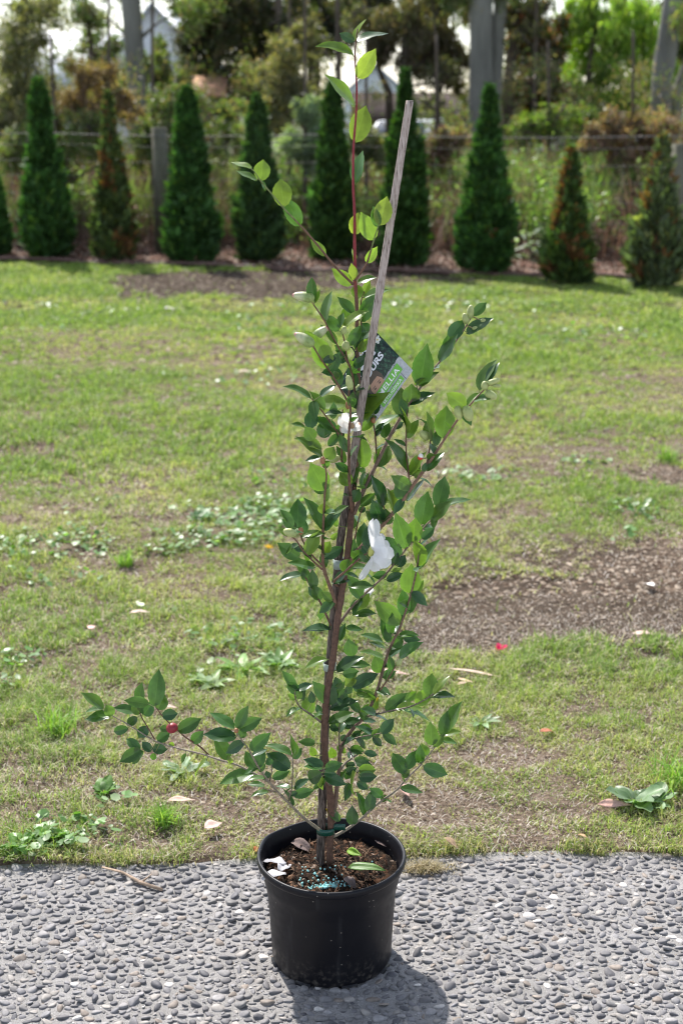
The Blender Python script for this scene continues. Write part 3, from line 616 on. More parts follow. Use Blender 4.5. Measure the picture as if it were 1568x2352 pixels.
ST = {  # base colour and translucency
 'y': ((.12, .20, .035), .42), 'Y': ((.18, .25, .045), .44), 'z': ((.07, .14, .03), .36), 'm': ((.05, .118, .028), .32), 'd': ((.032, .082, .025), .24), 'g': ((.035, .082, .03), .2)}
LV = {
'A': [(700,430,770,185,45,'Y'),(712,440,1015,285,60,'g'),(700,430,540,345,80,'g'),(690,580,375,395,60,'y'),(738,820,900,545,150,'Y'),(700,1110,445,765,85,'y'),(705,1490,820,1100,185,'Y')],
'B': [(1085,410,1100,175,75,'m'),(1075,765,1100,620,85,'Y'),(1210,800,1125,620,100,'Y'),(1250,700,1300,505,105,'Y'),(1240,710,1210,580,60,'z'),(1160,960,1230,855,58,'Y'),(1075,960,1072,860,25,'Y'),(360,305,225,240,30,'y'),(400,390,262,310,32,'z'),(425,390,440,240,95,'Y'),(585,570,560,375,112,'Y'),(695,705,600,520,95,'z'),(870,915,778,795,55,'Y'),
 (1055,1115,930,1010,75,'y'),(1075,1080,1055,970,55,'Y'),(1095,1100,1210,1045,35,'z'),(1105,1210,1085,1110,70,'y'),(1135,1175,1185,1085,45,'Y'),(1140,1205,1310,1130,50,'z'),(1120,1370,1215,1180,85,'m'),(800,1230,755,1060,65,'d'),(800,1240,830,1150,28,'y'),(875,1370,875,1160,58,'z'),(450,460,440,370,25,'z')],
'C': [(650,400,560,290,50,'m'),(590,490,710,350,50,'y'),(555,510,480,410,60,'z'),(560,490,575,390,38,'z'),(610,425,590,360,50,'y'),(545,590,460,465,40,'z'),(620,600,690,480,58,'m'),(670,590,760,490,45,'d'),(680,640,745,555,48,'y'),(735,510,700,460,60,'d'),(600,660,535,600,40,'m'),(650,740,730,660,48,'d'),(650,750,620,690,40,'y'),(600,690,550,700,30,'d'),(400,590,345,510,58,'y'),(490,740,415,560,105,'y'),(500,760,560,645,62,'d'),(545,820,525,760,50,'z'),(565,850,525,730,62,'d'),(660,860,620,750,62,'d'),(385,935,255,822,24,'m'),(440,920,530,835,35,'g'),(470,1000,385,885,45,'z'),(610,970,385,935,68,'y'),(645,890,692,1005,75,'g'),(700,915,882,882,50,'m'),(655,1085,850,890,85,'y'),(775,1030,800,940,48,'d'),(775,1140,920,985,45,'z'),(520,1060,525,965,45,'m'),(370,1120,400,1000,72,'d'),(470,1180,460,1070,80,'d'),(550,1140,420,1040,52,'m'),(345,1110,270,1078,22,'z'),(400,1190,350,1115,70,'z'),(450,1250,310,1160,48,'y'),(490,1230,560,1150,45,'m'),(690,1130,790,1035,58,'y'),
 (1065,850,1105,607,112,'m'),(1060,860,1150,755,42,'z'),(1035,850,1090,775,35,'y'),(1010,960,1012,845,95,'z'),(940,1040,935,850,88,'z'),(975,1045,945,930,48,'m'),(990,970,1140,880,48,'d'),(1185,700,1290,530,62,'m'),(1245,560,1340,440,78,'d'),(1355,525,1495,415,58,'g'),(1395,410,1480,330,52,'m'),(1435,880,1495,685,60,'z'),(1485,830,1535,700,45,'g'),(1350,985,1235,900,85,'Y'),(1360,975,1435,885,40,'y'),(1210,1180,1230,980,108,'Y'),(1140,1200,1120,1020,35,'z'),(1160,1230,1180,1130,45,'m'),(1110,1170,1100,1095,40,'y'),(980,1150,985,980,30,'y'),(985,1180,1045,1065,50,'Y'),(900,1120,960,1080,35,'g'),(840,1180,850,1060,60,'m')],
'D': [(460,205,310,65,45,'z'),(480,215,525,140,68,'Y'),(440,205,348,215,30,'g'),(465,410,385,250,115,'Y'),(460,430,395,365,50,'m'),(480,480,480,380,36,'y'),(455,660,370,450,65,'m'),(460,560,465,490,65,'y'),(465,660,550,530,50,'d'),(303,650,300,470,90,'m'),(270,640,205,530,42,'m'),(290,650,205,595,50,'m'),(345,680,350,610,30,'m'),(310,835,180,745,78,'m'),(280,690,180,650,40,'y'),(320,700,455,660,42,'z'),(350,815,430,670,72,'y'),(330,790,275,750,38,'g'),(410,895,248,850,46,'m'),(335,940,190,950,32,'g'),(350,980,345,900,50,'z'),(400,1030,390,910,55,'g'),(440,1100,400,1010,62,'z'),(515,1105,450,1045,45,'z'),(465,835,580,765,58,'d'),(460,795,500,735,60,'y'),(590,925,615,845,70,'Y'),(510,720,545,680,30,'y'),(510,990,620,955,40,'g'),(700,1085,620,950,70,'m'),(630,1015,760,990,45,'m'),(630,375,565,300,72,'y'),(620,290,535,240,45,'m'),(595,240,555,130,42,'z'),(615,170,565,70,48,'m'),(715,270,715,85,76,'Y'),(790,260,875,130,85,'z'),(640,480,685,405,62,'z'),(690,505,785,430,50,'z'),(705,395,710,280,30,'m'),(720,400,765,290,50,'m'),(712,300,670,220,40,'m'),(680,540,725,520,35,'g'),(650,650,615,580,60,'g'),(830,520,795,325,60,'d'),(830,500,830,430,45,'z'),(850,490,955,380,45,'y'),(900,545,885,400,45,'y'),(820,615,770,480,78,'d'),(810,615,730,545,58,'z'),(845,625,850,545,85,'z'),(1010,400,895,325,72,'z'),(950,470,950,350,80,'m'),(980,480,1085,335,36,'g'),(990,300,890,85,45,'m'),(1000,315,1070,170,52,'y'),(1020,320,1065,235,40,'z'),(1070,330,1035,290,50,'y'),(1110,290,1195,160,55,'m'),(1085,295,1100,240,30,'m'),
 (975,775,930,580,95,'z'),(1020,740,1035,595,95,'y'),(1070,625,1110,435,100,'z'),(1175,520,1220,325,85,'m'),(1200,520,1365,435,40,'m'),(1130,605,1240,470,64,'z'),(1050,885,1090,700,80,'y'),(1060,905,1170,715,48,'z'),(1075,715,1155,645,48,'m'),(1000,1055,1010,890,108,'y'),(1030,1060,1080,980,40,'y'),(965,1195,960,1035,70,'m'),(1000,1180,1035,1045,50,'m'),(945,1250,790,1115,95,'y'),(740,785,742,615,64,'d'),(700,785,715,615,70,'m'),(620,865,650,730,70,'m'),(665,855,690,785,80,'z'),(760,850,690,785,70,'m'),(590,900,745,870,40,'z'),(945,820,860,705,60,'m'),(890,880,925,810,45,'d'),(925,890,970,820,52,'g'),(855,975,955,930,45,'g'),(860,935,770,950,45,'m'),(890,925,945,900,30,'y'),(670,1155,745,1060,62,'y'),(655,1195,775,1160,40,'m'),(740,800,700,760,45,'d'),(545,640,520,560,32,'y'),(520,560,600,500,30,'z')],
'E': [(510,30,340,15,36,'g'),(485,215,348,235,40,'Y'),(560,100,585,0,42,'m'),(600,20,705,15,35,'m'),(640,195,620,100,74,'m'),(540,290,675,185,58,'g'),(610,250,745,240,48,'z'),(580,310,680,290,58,'m'),(600,385,660,310,58,'y'),(560,400,535,330,50,'m'),(640,390,790,300,70,'g'),(815,300,790,210,74,'z'),(825,325,915,290,50,'m'),(890,130,955,80,72,'z'),(835,110,720,35,30,'z'),(850,145,755,100,22,'z'),(840,210,705,145,26,'z'),(870,200,960,130,36,'g'),(930,70,1045,40,36,'z'),(960,80,1060,95,50,'d'),(935,205,1040,100,52,'m'),(860,100,840,-20,50,'m'),(890,60,880,-80,55,'m'),(885,290,880,200,40,'m'),(285,415,215,290,50,'z'),(285,410,390,365,40,'g'),(290,465,240,435,36,'y'),(310,465,300,410,40,'z'),(385,555,345,460,70,'Y'),(330,475,340,380,32,'g'),(390,490,385,430,40,'g'),(290,520,220,570,30,'z'),(465,605,395,550,36,'y'),(500,490,400,360,74,'m'),(510,505,500,370,70,'d'),(490,615,640,540,54,'m'),(500,525,655,460,54,'g'),(440,555,420,500,35,'d'),(690,545,620,470,45,'d'),(610,475,545,430,60,'d'),(665,430,775,430,44,'z'),(705,415,640,390,30,'m'),(600,390,640,430,45,'g'),(750,545,800,460,50,'Y'),(850,540,955,440,68,'z'),(915,525,1065,495,48,'y'),(975,475,1040,420,45,'y'),(1040,495,1135,410,74,'y'),(1120,445,1140,310,80,'y'),(1150,440,1220,310,40,'Y'),(1140,445,1270,430,36,'g'),(960,530,1130,560,34,'m'),(780,570,890,590,22,'g'),(740,585,690,555,42,'z'),(635,645,600,570,58,'d'),(640,645,575,590,58,'m'),(680,640,765,650,44,'m'),(640,690,690,690,22,'d'),(820,680,900,590,60,'d'),(830,680,920,750,44,'m'),(775,705,805,655,44,'z'),(770,700,825,760,40,'g'),(660,705,735,770,35,'g'),(560,645,495,640,45,'g'),(552,640,555,560,32,'z'),(600,690,570,730,32,'g'),(625,775,710,790,50,'z'),(715,800,800,815,36,'g'),(650,860,775,885,42,'d'),(680,910,785,910,64,'Y'),(600,885,660,870,32,'g'),(460,880,350,840,48,'d'),(455,900,345,880,32,'m'),(450,925,350,980,78,'g'),(470,900,575,870,58,'m'),(460,925,540,935,45,'g'),(465,945,600,1000,60,'d'),(440,950,450,1030,32,'y'),(625,895,600,970,55,'d'),(680,955,780,950,60,'d'),(670,985,740,1030,45,'d'),(658,920,595,1055,32,'Y'),(620,990,610,1085,45,'d'),(410,740,310,730,42,'z'),(405,825,385,770,40,'y'),(520,835,510,770,48,'y'),(715,1200,690,1050,42,'m'),(740,1170,770,1040,60,'d'),(830,1075,760,1030,50,'m'),(820,1105,855,1070,36,'z'),(640,1255,640,1145,65,'g'),(565,1228,490,1155,45,'z'),(975,930,900,815,74,'m'),(980,905,1040,790,60,'m'),(1000,930,945,920,58,'z'),(1065,870,1065,770,50,'m'),(1085,885,1240,940,74,'d'),(1140,755,1130,615,74,'z'),(1100,825,1080,750,58,'y'),(1150,765,1210,690,44,'y'),(1205,695,1220,560,58,'m'),(1225,675,1310,485,64,'z'),(1220,690,1315,655,34,'y'),(940,1025,1080,1040,44,'m'),(700,600,790,590,30,'g'),(560,470,600,400,40,'m'),(700,560,740,500,36,'z'),(590,610,680,590,38,'d'),(545,760,600,800,36,'y'),(870,110,850,20,45,'m'),(540,420,590,360,40,'z'),(600,930,660,900,50,'d'),(560,560,620,520,45,'d')],
'F': [(180,370,55,265,55,'z'),(172,372,62,365,30,'z'),(228,412,65,425,55,'m'),(235,412,200,355,58,'y'),(335,490,235,515,50,'m'),(390,388,245,360,50,'m'),(410,402,365,330,60,'z'),(400,340,415,212,55,'m'),(465,338,315,315,60,'z'),(430,408,480,340,70,'m'),(500,352,525,142,90,'m'),(520,375,560,290,74,'z'),(545,412,645,400,60,'g'),(392,422,320,475,48,'g'),(455,480,400,550,60,'g'),(515,570,595,520,56,'m'),(590,500,530,490,42,'z'),(645,508,775,440,74,'m'),(735,582,795,520,60,'m'),(412,622,320,555,50,'m'),(415,625,285,700,70,'m'),(430,635,340,710,46,'m'),(480,635,425,580,46,'g'),(485,618,575,625,56,'g'),(500,648,485,695,35,'z'),(590,588,625,600,26,'Y'),(700,650,665,710,22,'z'),(830,690,725,765,24,'y'),(1000,492,865,380,54,'m'),(1012,548,815,520,74,'d'),(1015,492,1080,355,60,'m'),(1030,497,1155,435,68,'m'),(1045,555,1050,500,50,'z'),(970,685,880,545,74,'m'),(1065,578,945,645,60,'g'),(1100,628,1215,530,70,'m'),(985,715,960,670,26,'Y'),(1125,775,915,800,70,'z'),(1130,742,1070,640,65,'z'),(1150,740,1175,620,55,'m'),(1190,852,1085,835,30,'m'),(1215,890,1110,895,26,'z'),(1350,742,1205,650,88,'g'),(1230,722,1205,680,40,'m'),(1238,805,1345,760,50,'m'),(1215,805,1200,760,36,'g'),(1358,662,1215,565,40,'m'),(1366,655,1390,500,50,'z'),(1370,682,1415,625,42,'m'),(1375,872,1440,805,36,'g'),(1350,862,1265,840,26,'m'),(1370,912,1480,885,55,'m'),(1352,908,1390,895,30,'g'),(1150,760,1190,720,34,'z')]}
VIEW = lambda p: nrm(CAM-p)
def oriented(P0, pxb, pxt, wpx, Y0, dz, ratio=.5):
    """frame of a blade whose base and tip are seen at the given spots, with its apparent width"""
    P1 = at(pxt[0], pxt[1], Y0+dz); D = P1-P0; L = np.linalg.norm(D); D = D/L
    v = VIEW(P0); Sd = nrm(np.cross(D, v)); Nn = np.cross(Sd, D)
    Nn = Nn if np.dot(Nn, v) > 0 else -Nn
    dep = np.dot(P0-CAM, FW); Wapp = wpx*dep/3200; Wn = max(Wapp, ratio*L)
    roll = math.acos(min(1, Wapp/Wn)); roll = min(roll, 1.2)
    # turn the upper face skyward
    up = np.array([0, 0, 1.]); 
    r1 = Nn*math.cos(roll)+np.cross(D, Nn)*math.sin(roll); r2 = Nn*math.cos(roll)-np.cross(D, Nn)*math.sin(roll)
    Nr = r1 if r1@up > r2@up else r2
    if Nr@up < 0 and roll > .5: Nr = -Nr
    return D, np.cross(D, Nr), Nr, L, Wn
allp = np.vstack([b['px'] for b in BR]); allid = np.concatenate([[i]*len(b['px']) for i, b in enumerate(BR)]); allW = np.vstack([b['W'] for b in BR])
for c, L_ in LV.items():
    for (bx, by, tx, ty, w_, s_) in L_:
        pb, pt = cp(c, bx, by), cp(c, tx, ty); d = np.hypot(allp[:, 0]-pb[0], allp[:, 1]-pb[1]); j = int(np.argmin(d)); bi = allid[j]
        Y0 = allW[j][1]; P0 = at(*pb, Y0); Lpx = math.hypot(pt[0]-pb[0], pt[1]-pb[1]); Lm = Lpx*2.7/3200
        wpx = w_*CROP[c][2]*K*1.22; dz = rng.uniform(-.35, .35)*Lm
        narrow = wpx < .34*Lpx
        if narrow: dz = rng.choice([-1, 1])*rng.uniform(.1, .4)*Lm
        D, Sd, Nn, L, W = oriented(P0, pb, pt, wpx, Y0, dz)
        if s_ == 'Y' and c in 'CDE': s_ = 'y'
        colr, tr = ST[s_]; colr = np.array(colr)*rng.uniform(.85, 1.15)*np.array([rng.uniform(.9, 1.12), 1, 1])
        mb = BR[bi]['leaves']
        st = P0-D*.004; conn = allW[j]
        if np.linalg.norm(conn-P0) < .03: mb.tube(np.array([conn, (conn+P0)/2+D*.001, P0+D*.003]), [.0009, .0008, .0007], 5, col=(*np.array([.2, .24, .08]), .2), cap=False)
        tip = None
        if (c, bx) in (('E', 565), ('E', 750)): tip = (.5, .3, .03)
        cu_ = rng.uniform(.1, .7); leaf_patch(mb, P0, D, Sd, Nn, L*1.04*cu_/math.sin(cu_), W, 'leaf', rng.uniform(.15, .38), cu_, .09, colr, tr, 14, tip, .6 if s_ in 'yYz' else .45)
for bi, b in enumerate(BR):              # small leaves between the ones that show plainly
    if b['px'][:, 1].max() < 650 or b['name'] == 'trunk' or bi in (36, 37, 38, 39, 35): continue
    seg = np.r_[0, np.cumsum(np.linalg.norm(np.diff(b['W'], axis=0), axis=1))]; s_ = rng.uniform(.02, .05)
    while s_ < seg[-1]:
        P0 = np.array([np.interp(s_, seg, b['W'][:, k]) for k in range(3)]); s_ += rng.uniform(.030, .060)
        if P0[2] > 1.25 or P0[2] < .33: continue
        T_ = nrm(b['W'][-1]-b['W'][0]); D = nrm(T_*.7+rng.normal(0, .8, 3)+np.array([0, 0, .2])); Nn = nrm(np.array([0, -.35, 1.])+rng.normal(0, .5, 3)); Sd = nrm(np.cross(D, Nn)); Nn = np.cross(Sd, D)
        if Nn[2] < 0: Nn = -Nn; Sd = -Sd
        L = rng.uniform(.024, .044); colr, tr = ST[rng.choice(list('zmmdgg'))]; leaf_patch(b['leaves'], P0, D, Sd, Nn, L, L*rng.uniform(.42, .52), 'leaf', .25, rng.uniform(.2, .8), .08, np.array(colr)*rng.uniform(.85, 1.15), tr, 10, None, .5)
for b in BR:
    mb = MB(); n = len(b['W']); nn = 10 if b['name'] == 'trunk' else 7
    c0, c1 = np.array(b['col']), np.array(b['col2']); f = sstep(.45, .7, np.linspace(0, 1, n))[:, None]
    if b['name'] == 'leading_stem':
        f = sstep(.42, .5, np.linspace(0, 1, n))[:, None]*(1-sstep(.88, .97, np.linspace(0, 1, n))[:, None])
    cc = c0*(1-f)+c1*f; rad = b['r'].copy()
    rad *= 1+.10*np.sin(np.arange(n)*1.9+rng.uniform(0, 6))*(.5+.5*rng.random(n))
    col = np.vstack([np.repeat(cc, nn, 0), cc[0], cc[-1]])
    mb.tube(b['W'], rad, nn, col=col, wob=.04 if b['name'] == 'trunk' else .02)
    nm = {'trunk': 'trunk', 'leading_stem': 'stem'}.get(b['name'], 'branch')
    o = mb.out(nm, M['vbark'], cam_pl, smooth=True)
    if b['leaves'].n: b['leaves'].out('foliage', M['camleaf'], o, smooth=True)
# buds
def nearestY(px): d = np.hypot(allp[:, 0]-px[0], allp[:, 1]-px[1]); j = int(np.argmin(d)); return allW[j]
G0, G1 = (.30, .37, .12, 1), (.42, .47, .2, 1)
def bud(c, x, y, ln, wd, dx, dy, kind='green', lab=None):
    p = cp(c, x, y); nb = nearestY(p); P = at(*p, nb[1]-.006); s = CROP[c][2]*K*2.65/3200
    ax = np.array([dx, 0, -dy], float); mb = MB()
    cf = {'green': lambda t: (.30+.1*t, .36+.07*t, .12+.05*t, 1), 'white': lambda t: (.24, .32, .10, 1) if t < .5 else ((.44, .46, .26, 1) if t < .8 else (.5, .2, .2, 1)),
          'brown': lambda t: (.3, .14, .06, 1), 'red': lambda t: (.24, .012, .02, 1), 'rw': lambda t: (.6, .05, .03, 1) if t < .5 else (.8, .75, .7, 1)}[kind]
    r = wd*s/2*(1.08 if kind == 'white' else 1.15); mb.ball(P, r, ax, ln/wd*(1.15 if kind == 'white' else 1), 12, 9, colfn=cf, tp=.5 if kind == 'white' else .28 if kind == 'green' else .1)
    if kind in ('green', 'white'):      # overlapping bud scales
        A = nrm(ax); B = nrm(np.cross(A, [0, 1, .2])); Cc = np.cross(A, B)
        for k in range(6):
            a = k*2.4+.5; side = B*math.cos(a)+Cc*math.sin(a); lk = (1.9 if kind == 'white' else 1.55)*(1-.07*k)
            leaf_patch(mb, P-A*r*ln/wd*.95+side*r*.5, nrm(A+side*.5), np.cross(A, side), side, r*lk, r*1.5, 'round', -.45, .95, 0, np.array((.24, .31, .09))*(1+.12*(k % 3)), .2, 6, (.30, .22, .10), .3)
    tw = MB(); 
    if np.linalg.norm(nb-P) > r*.6: mb.tube(np.array([nb, P-nrm(ax)*r*.7]), .0012, 5, col=(.25, .2, .1, 1))
    o = mb.out('seed_pod' if kind == 'red' else 'flower_bud', M['budm'], cam_pl, smooth=True)
    if lab: o['label'] = lab
M['budm'] = vcol_mat('bud', .45, .5, 150, .18, .2)
for b in [('C',335,293,105,72,-1,-.15,'white'),('C',340,560,105,78,-.9,-.55,'white'),('C',440,518,85,66,.8,-.6,'white'),('C',600,600,52,50,.1,-1,'green'),('C',588,503,44,36,.2,-1,'green'),('C',622,832,78,42,-.2,-1,'green'),('C',680,876,64,58,.2,-.6,'green'),('C',722,866,62,48,.6,-.7,'green'),('C',690,425,34,22,0,-1,'green'),
          ('C',1380,388,76,46,.1,-1,'green'),('C',1350,430,62,44,-.3,-1,'green'),('C',1465,445,40,34,1,0,'green'),('C',1412,492,36,26,1,0,'green'),('C',1470,850,46,42,0,-1,'green'),('C',1525,825,66,34,1,-.3,'green'),('C',1510,912,66,50,.9,.5,'green'),('C',1545,852,44,22,1,.1,'green'),('C',1305,1022,76,50,.2,1,'green'),('C',1364,1026,84,62,.3,.8,'green'),('C',1095,1162,62,56,-.7,-.5,'green'),
          ('D',530,212,60,48,.5,-.2,'green'),('D',250,675,72,52,-.9,-.3,'green'),('D',318,665,40,32,0,-1,'brown'),('D',455,222,40,30,0,-1,'brown'),('D',1068,200,36,30,.3,-1,'rw'),('D',1035,700,40,20,0,-1,'green'),('E',935,235,44,38,.4,-1,'green'),('C',772,1068,34,28,0,-1,'brown'),('C',612,975,44,26,0,1,'brown'),
          ('F',610,490,64,62,.6,-.2,'red'),('F',1012,506,28,26,0,-1,'brown')]: bud(*b)
# open flower
fl = cp('W', 712, 1085); YF = -.11; FP = at(*fl, YF); s_ = CROP['W'][2]*K*2.55/3200
mb = MB(); mb.ball(FP+np.array([0, .008, 0]), 72*s_, (.25, -.1, 1), 2.0, 14, 8, colfn=lambda t: (.45, .47, .12, 1)); calyx = mb.out('flower', M['budm'], cam_pl, smooth=True)
calyx['label'] = 'open white flower seen from the side with yellow green base'
for (bx, by, tx, ty, w_, dz, cu, tc) in [(750, 1010, 765, 415, 235, .0, .25, None), (770, 1000, 900, 650, 230, .035, .2, None), (755, 1050, 1075, 930, 370, -.03, -.35, None), (760, 1110, 1100, 1230, 370, -.03, .3, (.85, .55, .62)), (750, 1160, 930, 1510, 300, .01, .45, None), (735, 1200, 530, 1650, 135, .0, -.6, None), (765, 1080, 1010, 1050, 320, .04, .2, None), (760, 1070, 1000, 800, 300, .02, .2, None), (760, 1130, 1040, 1330, 300, -.012, .2, None)]:
    pb, pt = cp('W', bx, by), cp('W', tx, ty); P0 = at(*pb, YF); w1 = w_*CROP['W'][2]*K*(1.28 if tx > 850 else 1.08)
    D, Sd, Nn, L, W = oriented(P0, pb, pt, w1, YF, dz, .3); mb = MB()
    leaf_patch(mb, P0, D, Sd, Nn, L*abs(cu)/math.sin(abs(cu)), W, 'petal', rng.uniform(-.12, .15), cu, .08, (.85, .85, .86), .3, 12, None, 0)
    mb.out('petal', M['petal'], calyx, smooth=True)
# spent flower: cupped petals on the inner branch, and one loose petal in the leaves lower down
pc = cp('C', 640, 1100); YS = nearestY(pc)[1]+.012; mb = MB(); mb.ball(at(*pc, YS), .006, (0, 0, 1), 1, 8, 6, colfn=lambda t: (.3, .2, .1, 1)); sf = mb.out('flower', M['budm'], cam_pl, smooth=True)
sf['label'] = 'fading white flower with browned petal edges in the upper foliage'
for (c, bx, by, tx, ty, w_, tc) in [('C', 640, 1115, 572, 1045, 95, None), ('C', 640, 1130, 570, 1105, 75, (.4, .2, .1)), ('C', 640, 1125, 690, 1098, 60, (.45, .22, .12)), ('C', 645, 1090, 655, 1040, 50, None)]:
    pb, pt = cp(c, bx, by), cp(c, tx, ty); P0 = at(*pb, YS); D, Sd, Nn, L, W = oriented(P0, pb, pt, w_*CROP[c][2]*K, YS, -.01, .3); mb = MB()
    leaf_patch(mb, P0, D, Sd, Nn, L, W, 'petal', .3, .5, .15, (.82, .81, .78), .35, 10, tc, 0); mb.out('petal', M['petal'], sf, smooth=True)
p = at(*cp('D', 722, 1092), .05)
lying('fallen_petal', p, .9, .026, .020, (.84, .84, .85), 'small white petal caught among the leaves below the open flower', 'petal', M['petal'], None, 'petal', .4, .9, .2, rib=0)

# ------------------------------------------------------------------ ties round stem and stake
def tie(c, x, y, hw, hh, Y, col, label, rough=.4, tail=None, tilt=0):
    px = cp(c, x, y); P = at(*px, Y); k = CROP[c][2]*K*2.72/3200; a_ = hw*k; mb = MB(); n = 40; V = []
    for r_ in (0, .0008):
        for zz in (-1, 1):
            for i in range(n):
                t = i/n*2*math.pi; V.append(P+np.array([(a_+r_)*math.cos(t), (.0125+r_)*math.sin(t), zz*hh*k+tilt*math.cos(t)*a_]))
    q = []
    for i in range(n):
        j = (i+1) % n; q += [[i, j, n+j, n+i], [2*n+i, 3*n+i, 3*n+j, 2*n+j], [n+i, n+j, 3*n+j, 3*n+i], [i, 2*n+i, 2*n+j, j]]
    mb.add(V, q, col=col)
    if tail:
        a = at(*cp(c, *tail[0]), Y-.002); b = at(*cp(c, *tail[1]), Y-.008); m_ = (a+b)/2+np.array([0, -.002, .002]); h = np.array([0, 0, hh*k])
        for off in (0, .0008):
            pass
        V = [a-h, a+h, m_-h, m_+h, b-h, b+h]; V2 = [v+np.array([0, .0008, 0]) for v in V]
        mb.add(V+V2, [[0, 2, 3, 1], [2, 4, 5, 3], [6, 7, 9, 8], [8, 9, 11, 10], [1, 3, 9, 7], [3, 5, 11, 9], [0, 6, 8, 2], [2, 8, 10, 4], [4, 10, 11, 5]], col=col)
    m, n_, o_ = newmat('tie_tape'); principled(n_, o_, attr(n_).outputs[0], rough, .5, bump(n_, noise(n_, 80), .2))
    o = mb.out('plant_tie', m, None, org=P, smooth=False); o.location = P; return tag(o, label, 'plant tie', 'plastic ties holding the stem to the stake')
tie('P', 742, 222, 66, 26, .0, (.005, .06, .04), 'dark green plastic tie tape around stem and stake just above the soil', .3, ((790, 205), (888, 203)))
tie('E', 499, 258, 38, 23, -.004, (.32, .38, .35), 'grey plastic tie tape around stem and stake halfway up the lower stem', .35)
tie('D', 562, 868, 38, 30, .004, (.26, .31, .29), 'grey plastic tie tape around stem and stake left of the open flower', .35)

# ------------------------------------------------------------------ printed plant label
TY = .035
cT, cR_, cB, cL = [at(x*K, y*K, yy) for (x, y), yy in zip(((1486, 1308), (1651, 1482), (1492, 1702), (1350, 1541)), (.05, .035, .02, .035))]
# local frame: u along the text (bottom-left B -> bottom-right R), v from the text foot up to the head (R -> T)
def tagpt(u, v, off=0):
    p = (cB*(1-u)+cR_*u)*(1-v)+(cL*(1-u)+cT*u)*v; n = nrm(np.cross(cR_-cB, cL-cB)); 
    if n@VIEW(p) < 0: n = -n
    return p+n*(off+.006*math.sin(math.pi*v))
tg = empty('plant_label', tagpt(.5, .5), 'glossy printed plant label hanging tilted behind the bamboo stake', 'plant label')
def flat(name, uv, col, off, mat=None, parent=tg, nseg=1):
    mb = MB(); c = np.mean(uv, 0); V = [tagpt(*c, off)]+[tagpt(u, v, off) for u, v in uv]; n = len(uv)
    mb.add(V, None, [[0, 1+i, 1+(i+1) % n] for i in range(n)], col=col); return mb.out(name, mat or M['print'], parent)
mp, n_, o_ = newmat('label_print'); principled(n_, o_, attr(n_).outputs[0], .35, .4); M['print'] = mp
# card
mb = MB(); g = 12; V = [tagpt(i/g, j/g, o__) for o__ in (-.0012, 0) for j in range(g+1) for i in range(g+1)]; k = (g+1)**2
q = [[j*(g+1)+i, j*(g+1)+i+1, (j+1)*(g+1)+i+1, (j+1)*(g+1)+i] for j in range(g) for i in range(g)]
q = [[a[3], a[2], a[1], a[0]] for a in q]+[[x+k for x in a] for a in q]
def rimq(idx): return [[idx[i], idx[i+1], idx[i+1]+k, idx[i]+k] for i in range(len(idx)-1)]
q += rimq(list(range(g+1)))+rimq([g+j*(g+1) for j in range(g+1)])+rimq([g*(g+1)+i for i in range(g, -1, -1)])+rimq([j*(g+1) for j in range(g, -1, -1)])
mc, n_, o_ = newmat('label_photo')
fz = noise(n_, 160, 6, rough=.8); f2 = noise(n_, 70, 3)
pc_ = ramp(n_, fz, [(.42, (.006, .012, .012)), (.52, (.02, .06, .035)), (.62, (.07, .2, .11)), (.75, (.16, .34, .2))])
principled(n_, o_, mixc(n_, ramp(n_, f2, [(.4, (0, 0, 0)), (.62, (.7, .7, .7))]), pc_, (.008, .014, .016)), .35, .4)
mb.add(V, q); mb.out('card', mc, tg, smooth=False)
mw, n_, o_ = newmat('label_boards'); wz = noise(n_, 300, 5)
principled(n_, o_, ramp(n_, wz, [(.3, (.33, .35, .38)), (.7, (.55, .57, .6))]), .35, .4)
foot = [(0, 0), (1, 0), (1, .34), (.985, .345), (.9, .33), (.8, .345), (.7, .33), (.6, .34), (.5, .335), (.4, .345), (.3, .33), (.2, .345), (.1, .335), (0, .34)]
mb = MB(); V = []; 
for i in range(25): V += [tagpt(i/24, 0, .0006), tagpt(i/24, .17, .0006), tagpt(i/24, .335+.008*math.sin(i*2.3), .0006)]
mb.add(V, [[3*i+j, 3*i+3+j, 3*i+4+j, 3*i+1+j] for i in range(24) for j in range(2)]); mb.out('board_panel', mw, tg)
for u in (.12, .37, .62, .84): flat('board_gap', [(u, .0), (u+.006, .0), (u+.006, .33), (u, .33)], (.05, .05, .06), .0010)
def strip(name, u0, u1, v0, v1, col, off):
    mb = MB(); V = []
    for i in range(11): u = u0+(u1-u0)*i/10; V += [tagpt(u, v0, off), tagpt(u, v1, off)]
    mb.add(V, [[2*i, 2*i+2, 2*i+3, 2*i+1] for i in range(10)], col=col); return mb.out(name, M['print'], tg)
GR = (.17, .50, .07)
